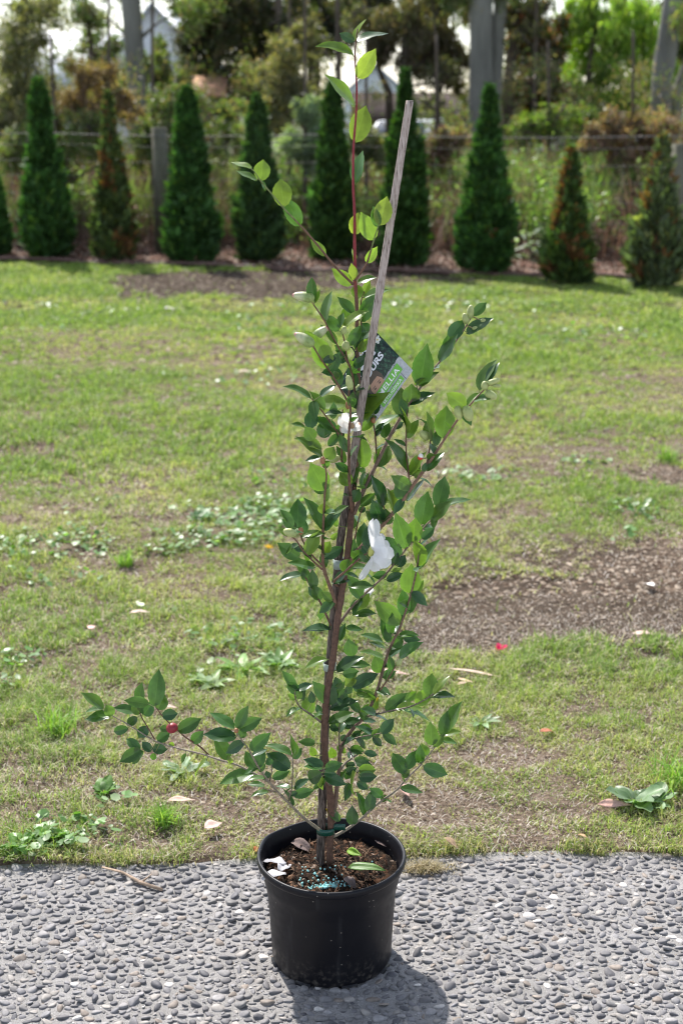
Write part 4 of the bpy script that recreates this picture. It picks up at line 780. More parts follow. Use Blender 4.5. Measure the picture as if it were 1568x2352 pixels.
# man peering over the boards
def ell(cx, cy, a, b, n=20, rot=0): return [(cx+a*math.cos(t)*math.cos(rot)-b*math.sin(t)*math.sin(rot), cy+a*math.cos(t)*math.sin(rot)+b*math.sin(t)*math.cos(rot)) for t in np.linspace(0, 2*math.pi, n, endpoint=False)]
flat('printed_hair', [(.28, .30), (.27, .45), (.33, .56), (.42, .61), (.52, .60), (.60, .53), (.625, .42), (.61, .33)], (.10, .075, .055), .0010)
flat('printed_face', [(.33, .27), (.335, .40), (.37, .47), (.47, .47), (.55, .46), (.585, .38), (.585, .27)], (.50, .29, .2), .0014)
flat('printed_eye', ell(.515, .355, .022, .011), (.06, .04, .03), .0018); flat('printed_eye', ell(.40, .355, .022, .011), (.06, .04, .03), .0018)
flat('printed_eyebrow', [(.485, .385), (.55, .382), (.55, .392), (.485, .398)], (.12, .08, .06), .0018); flat('printed_eyebrow', [(.365, .382), (.43, .385), (.43, .398), (.365, .392)], (.12, .08, .06), .0018)
strip('name_band', .12, .90, .155, .30, GR, .0022); strip('variety_band', .30, .82, .035, .125, GR, .0022)
fc = bpy.data.fonts.load if False else None
def text(body, u0, u1, v0, v1, off, col=(.85, .86, .86), bold=.012, sq=None):
    cu = bpy.data.curves.new('t', 'FONT'); cu.body = body; cu.offset = bold; cu.resolution_u = 3; cu.extrude = 0
    to = bpy.data.objects.new('t', cu); C.objects.link(to); bpy.context.view_layer.update()
    me = bpy.data.meshes.new_from_object(to.evaluated_get(bpy.context.evaluated_depsgraph_get())); bpy.data.objects.remove(to)
    nv = len(me.vertices); P = np.zeros(nv*3); me.vertices.foreach_get('co', P); P = P.reshape(-1, 3)
    lo, hi = P.min(0), P.max(0); U = u0+(P[:, 0]-lo[0])/(hi[0]-lo[0])*(u1-u0); Vv = v0+(P[:, 1]-lo[1])/(hi[1]-lo[1])*(v1-v0)
    org = np.array(tg.location); W = np.array([tagpt(a, b, off) for a, b in zip(U, Vv)])-org
    me.vertices.foreach_set('co', W.ravel()); me.update()
    a = me.color_attributes.new('Col', 'FLOAT_COLOR', 'POINT'); a.data.foreach_set('color', np.tile((*col, 1), nv).astype(np.float32))
    me.materials.clear(); return link('lettering', me, tg, M['print'])
text('CAMELLIA', .16, .86, .185, .272, .0026); text('SETSUGEKKA', .345, .785, .055, .108, .0026)
text('ONLY', .08, .86, .70, .90, .0016, (.82, .83, .9), .04); text('YOURS', .30, .84, .555, .665, .0022, (.82, .83, .9), .04)
for (u, v, r) in ((.93, .80, .055), (.60, .93, .05), (.22, .93, .045), (.14, .60, .04)):
    for k_ in range(5):
        a = k_*1.257+.4; flat('printed_petal', ell(u+r*.6*math.cos(a), v+r*.6*math.sin(a), r*.55, r*.4, 10, a), (.8, .82, .8), .0012+.0001*k_)
    flat('printed_flower_centre', ell(u, v, r*.25, r*.25, 8), (.7, .55, .1), .0019)
mb = MB(); lp = [cp('C', 664, 685), cp('C', 658, 640), cp('C', 640, 612), cp('C', 628, 606)]
mb.tube(np.array([at(*a, .01) for a in lp]), .0014, 6); mb.tube(np.array([at(*cp('C', 660, 640), .01), at(*cp('C', 690, 625), .03), tagpt(.35, .97)]), .001, 6)
mb.out('loop_tie', simple('black_tie', (.01, .01, .01), .5, 50), tg, smooth=True)

# ------------------------------------------------------------------ weeds, clover, litter on the lawn
WL = (.12, .22, .06)
def rosette(px, py, size, n, label, col=WL, prof='strap', wr=.32, lean=1.15, group='broad leaved weeds in the lawn', name='weed', cat='weed'):
    g = gr(px, py); p = np.array([g[0], g[1], float(lawnz(g[0], g[1]))]); o = empty(name, p, label, cat, group); mb = MB()
    for i in range(n):
        a = i*2.4+rng.normal(0, .2); L = size*rng.uniform(.6, 1.1); ln = lean*rng.uniform(.75, 1.1)
        D = np.array([math.cos(a)*math.sin(ln), math.sin(a)*math.sin(ln), math.cos(ln)]); Sd = np.array([-math.sin(a), math.cos(a), rng.normal(0, .2)]); Nn = np.cross(D, Sd)
        if Nn[2] < 0: Nn = -Nn
        c = np.array(col)*rng.uniform(.7, 1.3); leaf_patch(mb, p+np.array([0, 0, .003*i/n]), D, Sd, Nn, L, L*wr, prof, .25, rng.uniform(.3, .8), .25, c, .3, 7, None, .8)
    mb.out('leaves', M['weed'], o, smooth=True); return o
rosette(420, 1785, .07, 13, 'pale grey green weed rosette left of the pot, below the long side branch', (.24, .32, .2), 'petal', .34)
rosette(1455, 1858, .085, 11, 'large crinkled grey green weed near the paving edge at the right', (.19, .28, .15), 'round', .5, .95)
rosette(1500, 1905-45, .07, 6, 'small crinkled weed growing beside the large grey green weed', (.2, .3, .15), 'round', .55, 1.0)
rosette(560, 1548, .10, 16, 'wide bright green weed on a bare patch left of the stem', (.22, .36, .12), 'strap', .30)
rosette(640, 1535, .09, 12, 'small bright weed between the wide weed and the stem', (.2, .33, .1), 'strap', .34)
rosette(490, 1580, .08, 10, 'pale weed rosette with blunt leaves above the long side branch', (.25, .34, .15), 'strap', .34)
rosette(1105, 1660+10, .07, 8, 'pale flat weed in the grass to the right of the pot plant', (.22, .33, .16), 'strap', .3)
rosette(45, 1960, .05, 12, 'leafy green weed cluster at the paving edge on the far left', (.17, .33, .06), 'round', .6, .9)
rosette(120, 1940, .045, 12, 'second leafy green weed at the paving edge near the left', (.19, .35, .07), 'round', .6, .9)
rosette(240, 1830, .05, 12, 'dark leafy weed above the left paving edge', (.13, .24, .06), 'round', .6, .9)
rosette(460, 1205, .07, 12, 'dark glossy weed beside the small bare patch in the middle lawn', (.10, .2, .07), 'round', .6, .9)
rosette(1225, 480, .3, 16, 'pale silvery leaved plant on the bank between the conifers', (.42, .5, .42), 'gum', .3, .9, 'plants on the bank', 'silver_plant', 'plant') if False else None
for (px, py, s, lab) in ((130, 1690, .13, 'tuft of long bright grass at the left of the lawn'), (1545, 1815, .16, 'tall bright grass tuft at the right edge of the lawn'), (1530, 1060, .13, 'bright grass tuft beside the bare patch at the far right'), (380, 1900, .08, 'short bright grass tuft near the paving left of the pot'), (290, 1305, .1, 'pale yellow green grass tuft in the middle left lawn')):
    g = gr(px, py); n = 90; p = np.array([g[0], g[1], float(lawnz(g[0], g[1]))]); o = empty('grass_tuft', p, lab, 'grass tuft', 'long grass tufts in the lawn'); mb = MB()
    P = p+np.stack([rng.normal(0, s*.16, n), rng.normal(0, s*.16, n), np.zeros(n)], 1); c = np.array([(.2, .38, .06), (.28, .42, .08)])[rng.integers(0, 2, n)]*rng.uniform(.8, 1.2, (n, 1))
    V, q, t, c = blades(P, s*rng.uniform(.5, 1.1, n), .0035*np.ones(n), np.abs(rng.normal(.8, .3, n)), rng.uniform(0, 6.28, n), c, .7); mb.add(V, q, t, c); mb.out('blades', M['grass'], o)
# clover and other small round-leaved cover
def cover(areas, name, label, pal, r0):
    mb = MB()
    for (px, py, wp, hp, dn) in areas:
        c = gr(px, py); ax = abs(gr(px+wp, py)[0]-c[0]); ay = abs(gr(px, py-hp)[1]-gr(px, py+hp)[1])/2; n = int(ax*ay*math.pi*dn*1.5); sc = max(1, (c[1]+2.5)/5.0)
        t = rng.uniform(0, 6.28, n); r = np.sqrt(rng.random(n)); x = c[0]+ax*r*np.cos(t); y = c[1]+ay*r*np.sin(t)
        k = (fbm(x, y, 4, 91, 3) > .5) & (y > edgeY(x)+.01); x, y = x[k], y[k]; n = len(x)
        if n == 0: continue
        rr = r0*sc**.5*rng.uniform(.5, 1.4, n); z = lawnz(x, y)+rng.uniform(.006, .03, n); m = 6; a = np.arange(m)/m*2*math.pi
        nx, ny = rng.normal(0, .35, n), rng.normal(0, .35, n)
        X = rr[:, None]*np.cos(a)*1.0; Y = rr[:, None]*np.sin(a)*.75; ro = rng.uniform(0, 6.28, n)[:, None]
        XX = X*np.cos(ro)-Y*np.sin(ro); YY = X*np.sin(ro)+Y*np.cos(ro); ZZ = XX*nx[:, None]+YY*ny[:, None]
        V = np.concatenate([np.stack([x, y, z-rr*.12], -1)[:, None], np.stack([x[:, None]+XX, y[:, None]+YY, z[:, None]+ZZ], -1)], 1)
        tt = np.array([[0, 1+i, 1+(i+1) % m] for i in range(m)])[None]+np.arange(n)[:, None, None]*(m+1)
        cc = np.array(pal)[rng.integers(0, len(pal), n)]*rng.uniform(.75, 1.25, (n, 1)); mb.add(V, None, tt, np.repeat(cc, m+1, 0))
    tag(mb.out(name, M['weed'], smooth=True), label, name.replace('_', ' '), kind='stuff')
cover([(250, 1260, 330, 50, 900), (560, 1215, 150, 45, 1300), (640, 1180, 100, 35, 1000), (40, 1550, 90, 55, 1500), (420, 1410, 170, 30, 900), (520, 1470, 160, 35, 1000), (560, 1560, 130, 45, 1400), (1500, 1200, 120, 45, 900), (1110, 1095, 110, 22, 700), (1460, 1235, 80, 25, 700),
       (150, 1930, 120, 40, 2200), (60, 1965, 60, 25, 2500), (250, 1840, 70, 30, 1600), (100, 730, 260, 40, 110), (700, 730, 200, 40, 90), (1250, 740, 300, 50, 80), (560, 860, 200, 30, 130), (960, 690, 220, 30, 100), (300, 1180, 160, 26, 500), (160, 1330, 170, 25, 500), (1340, 1060, 60, 10, 500), (700, 1110, 130, 25, 300)],
      'clover', 'low clover and small round leaved weeds spreading through the lawn', [(.14, .26, .075), (.20, .33, .12), (.30, .40, .22), (.11, .21, .06)], .0115)
def fleaf(px, py, ang, L, W, col, label, curl=.3, roll=.1, z=.022, group='fallen gum leaves on the lawn', tilt=.05, zz=None):
    g = gr(px, py); lying('fallen_leaf', np.array([g[0], g[1], (float(lawnz(g[0], g[1]))+z) if zz is None else zz]), ang, L, W, col, label, 'leaf', M['litter'], group, 'gum', curl, tilt, .3, roll)
PK = (.48, .30, .25); TN = (.50, .38, .27)
fleaf(1028, 1552, -.35, .19, .012, (.62, .48, .38), 'long thin curved tan strip lying right of the plant below the big bare patch', .2)
fleaf(1048, 1597, .5, .055, .012, TN, 'small tan leaf crossed over another below the long thin strip', .1); fleaf(1050, 1583, -.6, .055, .010, (.58, .42, .28), 'lower small tan leaf under the crossed pair', .1)
fleaf(1370, 1873, -.05, .085, .024, PK, 'pink brown gum leaf beside the large crinkled weed at the right', .2, .5)
fleaf(470, 1925, .6, .05, .032, (.62, .45, .38), 'pale pink gum leaf in the grass left of the pot rim', .2, .2)
fleaf(920, 1822, -1.3, .065, .022, PK, 'pink gum leaf standing in thin grass right of the pot behind the rim', .2, .3)
fleaf(845, 1558, -.1, .13, .028, (.66, .46, .4), 'pink gum leaf half hidden behind the lower right branches', .2)
fleaf(330, 1643, .0, .10, .032, (.62, .46, .38), 'broad pink gum leaf behind the tip of the long left branch', .2)
fleaf(385, 1862, .1, .07, .022, (.58, .42, .34), 'pinkish leaf on straw above the left paving edge', .2)
fleaf(1238, 1705, .5, .06, .02, (.42, .17, .1), 'rusty brown curled leaf in the grass at the right', .8)
fleaf(1020, 1950, -.9, .05, .016, (.26, .18, .12), 'dark brown curled leaf at the lawn edge right of the pot', .6)
fleaf(1325, 1905+35, -1.3, .05, .010, (.35, .22, .13), 'thin brown leaf upright at the paving edge on the right', .3, .2, .02, tilt=.5)
fleaf(300, 1428, .2, .065, .022, (.66, .5, .44), 'pale leaf on the lawn left of the middle of the stem', .2)
fleaf(205, 1465, 1.2, .04, .026, (.68, .46, .42), 'small pink leaf on the lawn at the left', .2)
fleaf(1500, 1362, 2.2, .05, .034, (.8, .76, .7), 'small white petal on the bare earth at the right', .2)
fleaf(1450, 1470, .1, .08, .028, (.66, .5, .43), 'pale pink leaf at the lower rim of the big bare patch', .3)
fleaf(585, 1970, 1.0, .03, .022, (.35, .11, .05), 'orange brown leaf against the paving edge left of the pot', .4, .2, .01)
fleaf(900, 1305-30, .4, .06, .02, (.5, .3, .22), 'brown pink leaf on the lawn right of the open flower', .4)
fleaf(545, 866, .4, .11, .04, (.62, .5, .4), 'pale leaf on the sunny lawn left of the upper stem', .3)
fleaf(375, 716, .2, .13, .05, (.75, .7, .64), 'white leaf on the far lawn in front of the conifers', .3)
# twig, hay clump, pink flower, dandelion
p = gr(318, 2014); mb = MB(); a = gr(235, 1992, .012); b = gr(372, 2044, .006); mb.tube(np.array([a, (a*2+b)/3+[0, .004, .004], (a+2*b)/3+[0, -.003, 0], b]), [.0022, .0035, .005, .0042], 7, wob=.15)
mb.tube(np.array([(a+2*b)/3, (a+2*b)/3+[.02, .02, .008]]), [.003, .001], 6)
o = mb.out('twig', simple('twig_wood', (.34, .25, .18), .85, 80, .4), None, org=a, smooth=True); o.location = a; tag(o, 'dry brown twig lying across the left edge of the paving', 'twig')
g = gr(978, 2002); n = 700; x = g[0]+rng.normal(0, .028, n); y = g[1]+rng.normal(0, .010, n); mb = MB(); c = np.array([(.4, .34, .2), (.25, .22, .1), (.5, .44, .3)])[rng.integers(0, 3, n)]
V, q, t, c = blades(np.stack([x, y, np.abs(rng.normal(.004, .006, n))], 1), rng.uniform(.01, .035, n), .0014*np.ones(n), rng.uniform(.9, 1.5, n), rng.uniform(0, 6.28, n), c, .4); mb.add(V, q, t, c)
o = mb.out('dry_grass_clump', M['dry'], None, org=g); o.location = g; tag(o, 'clump of dry cut grass on the paving edge right of the pot', 'dry grass')
def blossom(px, py, name, label, cat, col, r, npet, zc=.03):
    g = gr(px, py); p = np.array([g[0], g[1], float(lawnz(g[0], g[1]))]); o = empty(name, p, label, cat)
    mb = MB(); mb.tube(np.array([p, p+[.003, 0, zc]]), .0015, 5, col=(.2, .3, .1)); mb.ball(p+[.003, 0, zc], r*.3, n=8, m=5, col=(col[0], col[1]*.8, col[2], 1)); mb.out('stem', M['weed'], o)
    mb = MB()
    for k in range(npet):
        a = k*6.283/npet*(1 if npet < 12 else 2.4); e = rng.uniform(.1, .7); D = np.array([math.cos(a)*math.cos(e), math.sin(a)*math.cos(e), math.sin(e)]); Sd = np.array([-math.sin(a), math.cos(a), 0])
        leaf_patch(mb, p+np.array([.003, 0, zc]), D, Sd, np.cross(D, Sd), r, r*(.75 if npet < 12 else .25), 'petal', .3, .3, .2, col, .3, 5, None, 0)
    mb.out('petals', M['petal'], o, smooth=True)
blossom(1148, 1502, 'pink_blossom', 'bright pink fallen blossom at the lower edge of the bare patch', 'flower', (.85, .05, .2), .022, 8, .02)
blossom(615, 1293, 'dandelion', 'yellow dandelion flower in the lawn left of the stem', 'flower', (.85, .6, .02), .019, 18, .05)

# ------------------------------------------------------------------ hedge bed, edging pipe
def vertline(p0, p1): return np.stack([p0, p1])
def bankz(x, y):
    v = y-rowY(x); return -.05+.07*sstep(.2, .7, v)+.55*sstep(1.0, 3.4, v)*(1+.35*sstep(0, 4, x))+.12*(fbm(x, y, .7, 15, 3)-.5)-.35*sstep(7, 14, v)
mb = MB(); n = 36000; x = rng.uniform(-5.5, 5.2, n); v = rng.uniform(-.28, 2.6, n); y = rowY(x)+v
z = np.maximum(np.where(v < .8, lawnz(x, y), -1), np.where(v > .6, bankz(x, y), -1))+.01; L = rng.uniform(.02, .09, n); a = rng.uniform(0, 6.28, n)
c = np.array([(.20, .11, .075), (.34, .22, .16), (.12, .075, .055), (.48, .38, .31), (.26, .13, .09)])[rng.integers(0, 5, n)]*rng.uniform(.7, 1.2, (n, 1))
V, q, t, c = blades(np.stack([x, y, z], 1), L, rng.uniform(.01, .028, n), rng.uniform(1.1, 1.5, n), a, c, .3); mb.add(V, q, t, c)
tag(mb.out('leaf_litter', M['litter']), 'brown bark mulch and dead leaves under the conifers', 'leaf litter', kind='stuff')
xs = np.linspace(-6, 5.6, 120); mb = MB(); yy = rowY(xs)-.30+.035*np.sin(xs*2.1)+.02*np.sin(xs*5.3)
mb.tube(np.stack([xs, yy, lawnz(xs, yy)+.03+.012*np.sin(xs*3.3)], 1), .016, 8); p = np.array([0, float(rowY(0)-.3), 0])
o = mb.out('irrigation_pipe', M['pipe'], None, org=p, smooth=True); o.location = p; tag(o, 'long dull brown irrigation pipe along the front of the conifer bed', 'pipe')

# ------------------------------------------------------------------ conifers
def conifer(px, top, base_, hw, label, col, brown=0, n=9000, waist=.0, pr=None, dens=1):
    g = gr(px, base_); Y = g[1]; T = at(px, top, Y); H = T[2]; dep = (Y-CAM[1])*math.cos(PITCH)+CAM[2]*math.sin(PITCH); Rm = hw*.70*dep/3200
    p = np.array([g[0], Y, 0]); o = empty('conifer', p, label, 'conifer', 'row of young conifers along the back of the lawn')
    mb = MB(); mb.tube(np.array([p, p+[.01, 0, H*.5], p+[0, 0, H*.93]]), [.03, .018, .005], 8); mb.out('trunk', M['darkbark'], o, smooth=True)
    n = int(n*dens); h = rng.random(n)**1.15; h = h*.985+.015
    prof = lambda t: np.interp(t, [0, .06, .2, .35, .5, .62, .74, .85, .93, .975, 1], pr or [.82, .95, 1, .86, .69, .57-waist*.5, .46-waist*.5, .36-waist*.2, .26, .14, .02])+.05*np.sin(t*11+px)*(1-t)
    a = rng.uniform(0, 6.28, n)
    cl = vnoise(np.cos(a)*2.6+5, h*6+np.sin(a)*2.6, 1, int(px) % 50); cl2 = vnoise(np.cos(a)*6+9, h*15+np.sin(a)*6, 1, int(px) % 37); lump = .70+.36*cl+.24*cl2
    K_ = 170; ka = rng.uniform(0, 6.28, K_); kh = .02+.93*rng.random(K_)**1.15; kl = rng.uniform(.10, .26, K_)*(.6+.6*(1-kh)); kr = rng.uniform(.55, 1.0, K_)
    pl = rng.integers(0, K_, n); inp = rng.random(n) < .62; u_ = rng.random(n)
    a = np.where(inp, ka[pl]+rng.normal(0, .16, n), a); h = np.where(inp, np.clip(kh[pl]+u_*kl[pl]/H*.9, 0, .985), h)
    r = Rm*prof(h)*lump*np.sqrt(rng.uniform(.2, .95, n)); rp = Rm*prof(kh[pl])*kr[pl]*(1.02+.10*u_)+rng.normal(0, .012, n)*(1-.6*u_); r = np.where(inp, rp*np.clip((1-h)*9, .1, 1), r)
    x = p[0]+r*np.cos(a); y = p[1]+r*np.sin(a); z = h*H*.97
    L = rng.uniform(.05, .13, n)*(.7+.5*(1-h)); out = np.stack([np.cos(a), np.sin(a), np.zeros(n)], 1)
    D = nrm(out*rng.uniform(.2, .8, (n, 1))+np.array([0, 0, 1.])*rng.uniform(.5, 1, (n, 1))+rng.normal(0, .28, (n, 3)))
    Sd = nrm(np.cross(D, out+rng.normal(0, .8, (n, 3)))); W = L*rng.uniform(.12, .28, n)
    P0 = np.stack([x, y, z], 1); m1 = P0+D*(L*.45)[:, None]
    V = np.stack([P0, m1+Sd*W[:, None], P0+D*L[:, None], m1-Sd*W[:, None]], 1)
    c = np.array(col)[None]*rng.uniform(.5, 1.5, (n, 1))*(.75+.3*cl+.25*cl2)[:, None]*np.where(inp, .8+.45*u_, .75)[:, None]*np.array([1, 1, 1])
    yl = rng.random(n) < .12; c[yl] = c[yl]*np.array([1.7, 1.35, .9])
    if brown > 0:
        bn = vnoise(a*1.2+h*3, h*5, 1.3, 3+int(px) % 20); kb = bn > 1-brown; bc = np.array([(.24, .10, .045), (.17, .085, .045), (.28, .15, .07)])[rng.integers(0, 3, n)]
        kb &= rng.random(n) < .7; c[kb] = bc[kb]*rng.uniform(.7, 1.2, (kb.sum(), 1))
    if brown > .2: kp = rng.random(n) < np.interp(h, [0, .45, .7, 1], [1, .9, .35, .25]); V, c = V[kp], c[kp]; n = len(V)
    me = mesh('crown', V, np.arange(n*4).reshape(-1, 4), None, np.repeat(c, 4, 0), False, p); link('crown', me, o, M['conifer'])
GC = (.055, .125, .038)
conifer(-6, 380, 592, 40, 'dark conifer cut by the left edge of the photo', GC, n=5000)
conifer(112, 172, 597, 74, 'tall dark green conifer, first whole one from the left, with a narrow top', GC, 0, 11000, .22)
conifer(265, 200, 602, 62, 'browned conifer with rusty patches second from the left', (.09, .125, .05), .36, 7000, .0, [.85, .97, 1, .82, .6, .42, .28, .2, .14, .08, .02])
conifer(441, 190, 606, 80, 'broad dark green conifer with pointed top beside the timber fence post', GC, 0, 12000, .12)
conifer(595, 210, 604, 72, 'blue green conifer between the broad dark one and the camellia stem', (.06, .115, .045), 0, 9500, .08)
conifer(764, 175, 602, 66, 'slim conifer directly behind the camellia top', (.055, .115, .035), 0, 10000, .05)
conifer(925, 150, 618, 70, 'dark conifer behind the bamboo stake', (.045, .10, .028), 0, 10000, 0, [.85, .97, 1, .92, .78, .6, .3, .24, .18, .1, .02])
conifer(1112, 188, 630, 78, 'tall conifer with a long thin leader standing before the twin gum trunks', GC, .06, 11500, 0, [.85, .97, 1, .88, .70, .52, .28, .22, .17, .1, .02])
conifer(1300, 330, 652, 70, 'short conifer with rusty brown streaks in front of the silvery plant', (.08, .13, .045), .30, 7000, .0, [.9, 1, .98, .8, .6, .42, .26, .16, .1, .06, .02])
conifer(1500, 300, 662, 84, 'thin faded conifer with brown tips near the right edge', (.12, .15, .085), .22, 5200, .0, [.8, .95, 1, .85, .66, .5, .34, .22, .14, .08, .02])

# ------------------------------------------------------------------ bank, fence
def bankz(x, y):
    v = y-rowY(x); return -.05+.07*sstep(.2, .7, v)+.55*sstep(1.0, 3.4, v)*(1+.35*sstep(0, 4, x))+.12*(fbm(x, y, .7, 15, 3)-.5)-.35*sstep(7, 14, v)
ys = np.linspace(0, 1, 80)**1.5; xs = np.linspace(-20, 20, 120); T, X = np.meshgrid(ys, xs, indexing='ij'); Y = rowY(X)+.6+T*30; Z = bankz(X, Y)
a = len(xs); i = np.arange(len(ys)-1)[:, None]*a+np.arange(a-1)[None]
tag(link('bank', mesh('bank', np.stack([X, Y, Z], -1), np.stack([i, i+1, i+a+1, i+a], -1), smooth=True), None, M['bank']), kind='structure')
fY = lambda x: rowY(x)+.85
fence = empty('wire_fence', (0, float(fY(0)), 0), 'post and wire fence with old timber posts behind the conifers', 'fence')
for (px, top) in ((375, 292), (1545, 330), (-420, 285), (2100, 350)):
    x = (px-784)/3200*((fY(0)-CAM[1])*.96+.46); x = (px-784)/3200*((fY(x)-CAM[1])*.96+.46)+CAM[0]; y = float(fY(x)); zt = at(px, top, y)[2]
    mb = MB(); mb.tube(np.array([[x, y, -.1], [x+.005, y, zt*.5], [x, y, zt]]), [.098, .094, .09], 12, wob=.03); mb.out('post', M['wood'], fence, smooth=True)
for k, zf in enumerate((1.40, 1.28, 1.1, .92, .72, .5)):
    xs = np.linspace(-7, 7, 60); mb = MB(); sag = .03*np.abs(np.sin(xs*.9)); mb.tube(np.stack([xs, fY(xs)-.10, zf*(1+.012*xs*0)-sag], 1), .005 if k == 0 else .0022, 6); mb.out('wire', M['wire'], fence)
for x in np.arange(-6.6, 6.7, .3): mb = MB(); mb.tube(np.array([[x, fY(x)-.102, .08], [x, fY(x)-.102, 1.10]]), .0011, 4); mb.out('wire_stay', M['wire'], fence)
# wild growth on the bank
def wild(n, x0, x1, v0, v1, Lr, W, pal, name, label, mat, lean=.35, dense=None, kind='stuff', seed=0, thr=.3):
    x = rng.uniform(x0, x1, n); v = rng.uniform(v0, v1, n); y = rowY(x)+v; k = fbm(x, y, 1.3, seed, 3) > thr; x, y = x[k], y[k]; n = len(x)
    c = np.array(pal)[rng.integers(0, len(pal), n)]*rng.uniform(.7, 1.25, (n, 1))
    V, q, t, c = blades(np.stack([x, y, bankz(x, y)-.02], 1), rng.uniform(*Lr, n), W*rng.uniform(.6, 1.4, n), np.abs(rng.normal(lean, .25, n)), rng.uniform(0, 6.28, n), c, .7)
    return V, q, t, c
mb = MB()
mb.add(*wild(42000, -6.5, 6.5, 1.7, 5.5, (.25, .65), .013, [(.22, .36, .08), (.28, .42, .10), (.18, .28, .08), (.36, .38, .2)], '', '', None, seed=5, thr=.42))
tag(mb.out('long_grass', M['grass']), 'long rank grass growing on the bank behind the fence', 'long grass', kind='stuff')
mb = MB(); mb.add(*wild(30000, -7, 7, 1.2, 6, (.3, .9), .008, [(.20, .13, .10), (.28, .18, .14), (.15, .10, .085), (.3, .24, .18)], '', '', None, .6, seed=11, thr=.46))
tag(mb.out('dry_stalks', M['dry']), 'tangle of dry brown stalks and brambles on the bank', 'undergrowth', kind='stuff')

def leafcloud(cent, rad, n, L, W, pal, droop=.5, flat_=1.0):
    """n leaves spread through ellipsoid clumps"""
    cent = np.asarray(cent, float); rad = np.asarray(rad, float); i = rng.integers(0, len(cent), n)
    d = rng.normal(0, 1, (n, 3)); P = cent[i]+d*rad[i][:, None]*.62*np.array([1, 1, 1.15])
    D = nrm(rng.normal(0, 1, (n, 3))*(1-droop)+np.array([0, 0, -1.])*droop*1.3); Sd = nrm(np.cross(D, rng.normal(0, 1, (n, 3))))
    l = L*rng.uniform(.6, 1.3, n); w_ = W*rng.uniform(.7, 1.3, n); m1 = P+D*(l*.45)[:, None]
    V = np.stack([P, m1+Sd*(w_/2)[:, None], P+D*l[:, None], m1-Sd*(w_/2)[:, None]], 1)
    cv = rng.uniform(.65, 1.35, len(cent))[i]
    c = np.array(pal)[rng.integers(0, len(pal), n)]*cv[:, None]*rng.uniform(.75, 1.25, (n, 1))
    return V.reshape(-1, 3), np.arange(n*4).reshape(-1, 4), np.repeat(c, 4, 0)
def pxrad(px, Y): return px*((Y-CAM[1])*math.cos(PITCH)+.3)/3200
def tree(name, label, cat, group, trunk, Y, clumps, nleaf, L, W, pal, mat, barkm, droop=.5, limbs=True, extra=None, sub=5):
    """trunk: [(px,py,half-width px)...] ground upward; clumps: [(px,py,rpx,dY)] seen spots of the crown"""
    pts = [at(a, b, Y) for a, b, _ in trunk]; p0 = pts[0].copy(); p0[2] = float(bankz(p0[0], Y)) if Y > 12 else 0; pts[0] = p0
    rr = [pxrad(r, Y) for _, _, r in trunk]; tp = np.array(pts)
    top = tp[-1]+(tp[-1]-tp[-2])/max(np.linalg.norm(tp[-1]-tp[-2]), .01)*1.6; tp = np.vstack([tp, top]); rr.append(rr[-1]*.75)
    t = np.linspace(0, len(tp)-1, len(tp)*5); P = np.stack([np.interp(t, range(len(tp)), tp[:, d]) for d in range(3)], 1); r = np.interp(t, range(len(tp)), rr)
    o = empty(name, p0, label, cat, group); mb = MB(); mb.tube(P, r, 12, wob=.05); cs = []; rs = []
    for (a, b, rp, dY) in clumps:
        c = at(a, b, Y+dY); R_ = pxrad(rp, Y)
        if limbs:
            j = int(np.argmin(np.linalg.norm(P-c, axis=1)+np.abs(P[:, 2]-c[2]+.5)*.7)); m = (P[j]+c)/2+rng.normal(0, .12, 3); mb.tube(np.array([P[j], m, c]), [max(.012, r[j]*.3), .018, .008], 6)
        for k in range(sub*2):
            u = nrm(rng.normal(0, 1, 3))*R_*rng.uniform(.2, 1.35); cs.append(c+u); rs.append(R_*rng.uniform(.15, .42))
            if limbs: mb.tube(np.array([c, c+u*.6+rng.normal(0, .03, 3), c+u]), [.008, .006, .004], 4)
    mb.out('trunk', barkm, o, smooth=True)
    if extra:
        for (c, R_) in extra: 
            for k in range(6): cs.append(np.array(c)+nrm(rng.normal(0, 1, 3))*R_*.6); rs.append(R_*.5)
    V, q, c = leafcloud(cs, rs, nleaf, L, W, pal, droop); link('crown', mesh('crown', V, q, None, c, False, p0), o, mat); return o
DK = [(.04, .058, .028), (.06, .078, .035), (.08, .088, .05), (.13, .10, .07)]
LG = [(.20, .32, .05), (.26, .38, .07), (.15, .26, .05), (.30, .36, .10)]
MD = [(.10, .16, .05), (.14, .2, .07), (.18, .22, .09), (.2, .16, .1)]
OL = [(.20, .19, .11), (.16, .17, .10), (.26, .23, .15), (.12, .14, .08)]
gg = 'gum trees beyond the fence'
tree('gum_tree', 'grey gum trunk rising behind the browned conifer at the left', 'tree', gg, [(318, 300, 22), (308, 100, 22), (300, 0, 21), (290, -150, 20)], 19.80, [(215, 30, 70, .5), (250, 110, 60, .8), (420, 20, 60, -.3), (180, 150, 60, 1), (360, 130, 45, .6), (320, 230, 60, .8), (230, 230, 60, 1), (420, 230, 55, .9)], 15300, 0.097, 0.028, MD, M['gumleaf'], M['gumbark'], .35)
tree('gum_tree', 'dark dense gum tree above the broad conifer', 'tree', gg, [(610, 300, 13), (612, 150, 14), (600, 0, 14), (595, -150, 12)], 20.60, [(470, 60, 85, 0), (540, 110, 85, .5), (480, 150, 70, .4), (560, 20, 80, -.5), (640, 40, 70, 0), (450, -10, 80, .5), (540, 190, 60, .5), (650, 120, 50, .6)], 44200, 0.097, 0.030, DK, M['gumleaf'], M['darkbark'], .4)
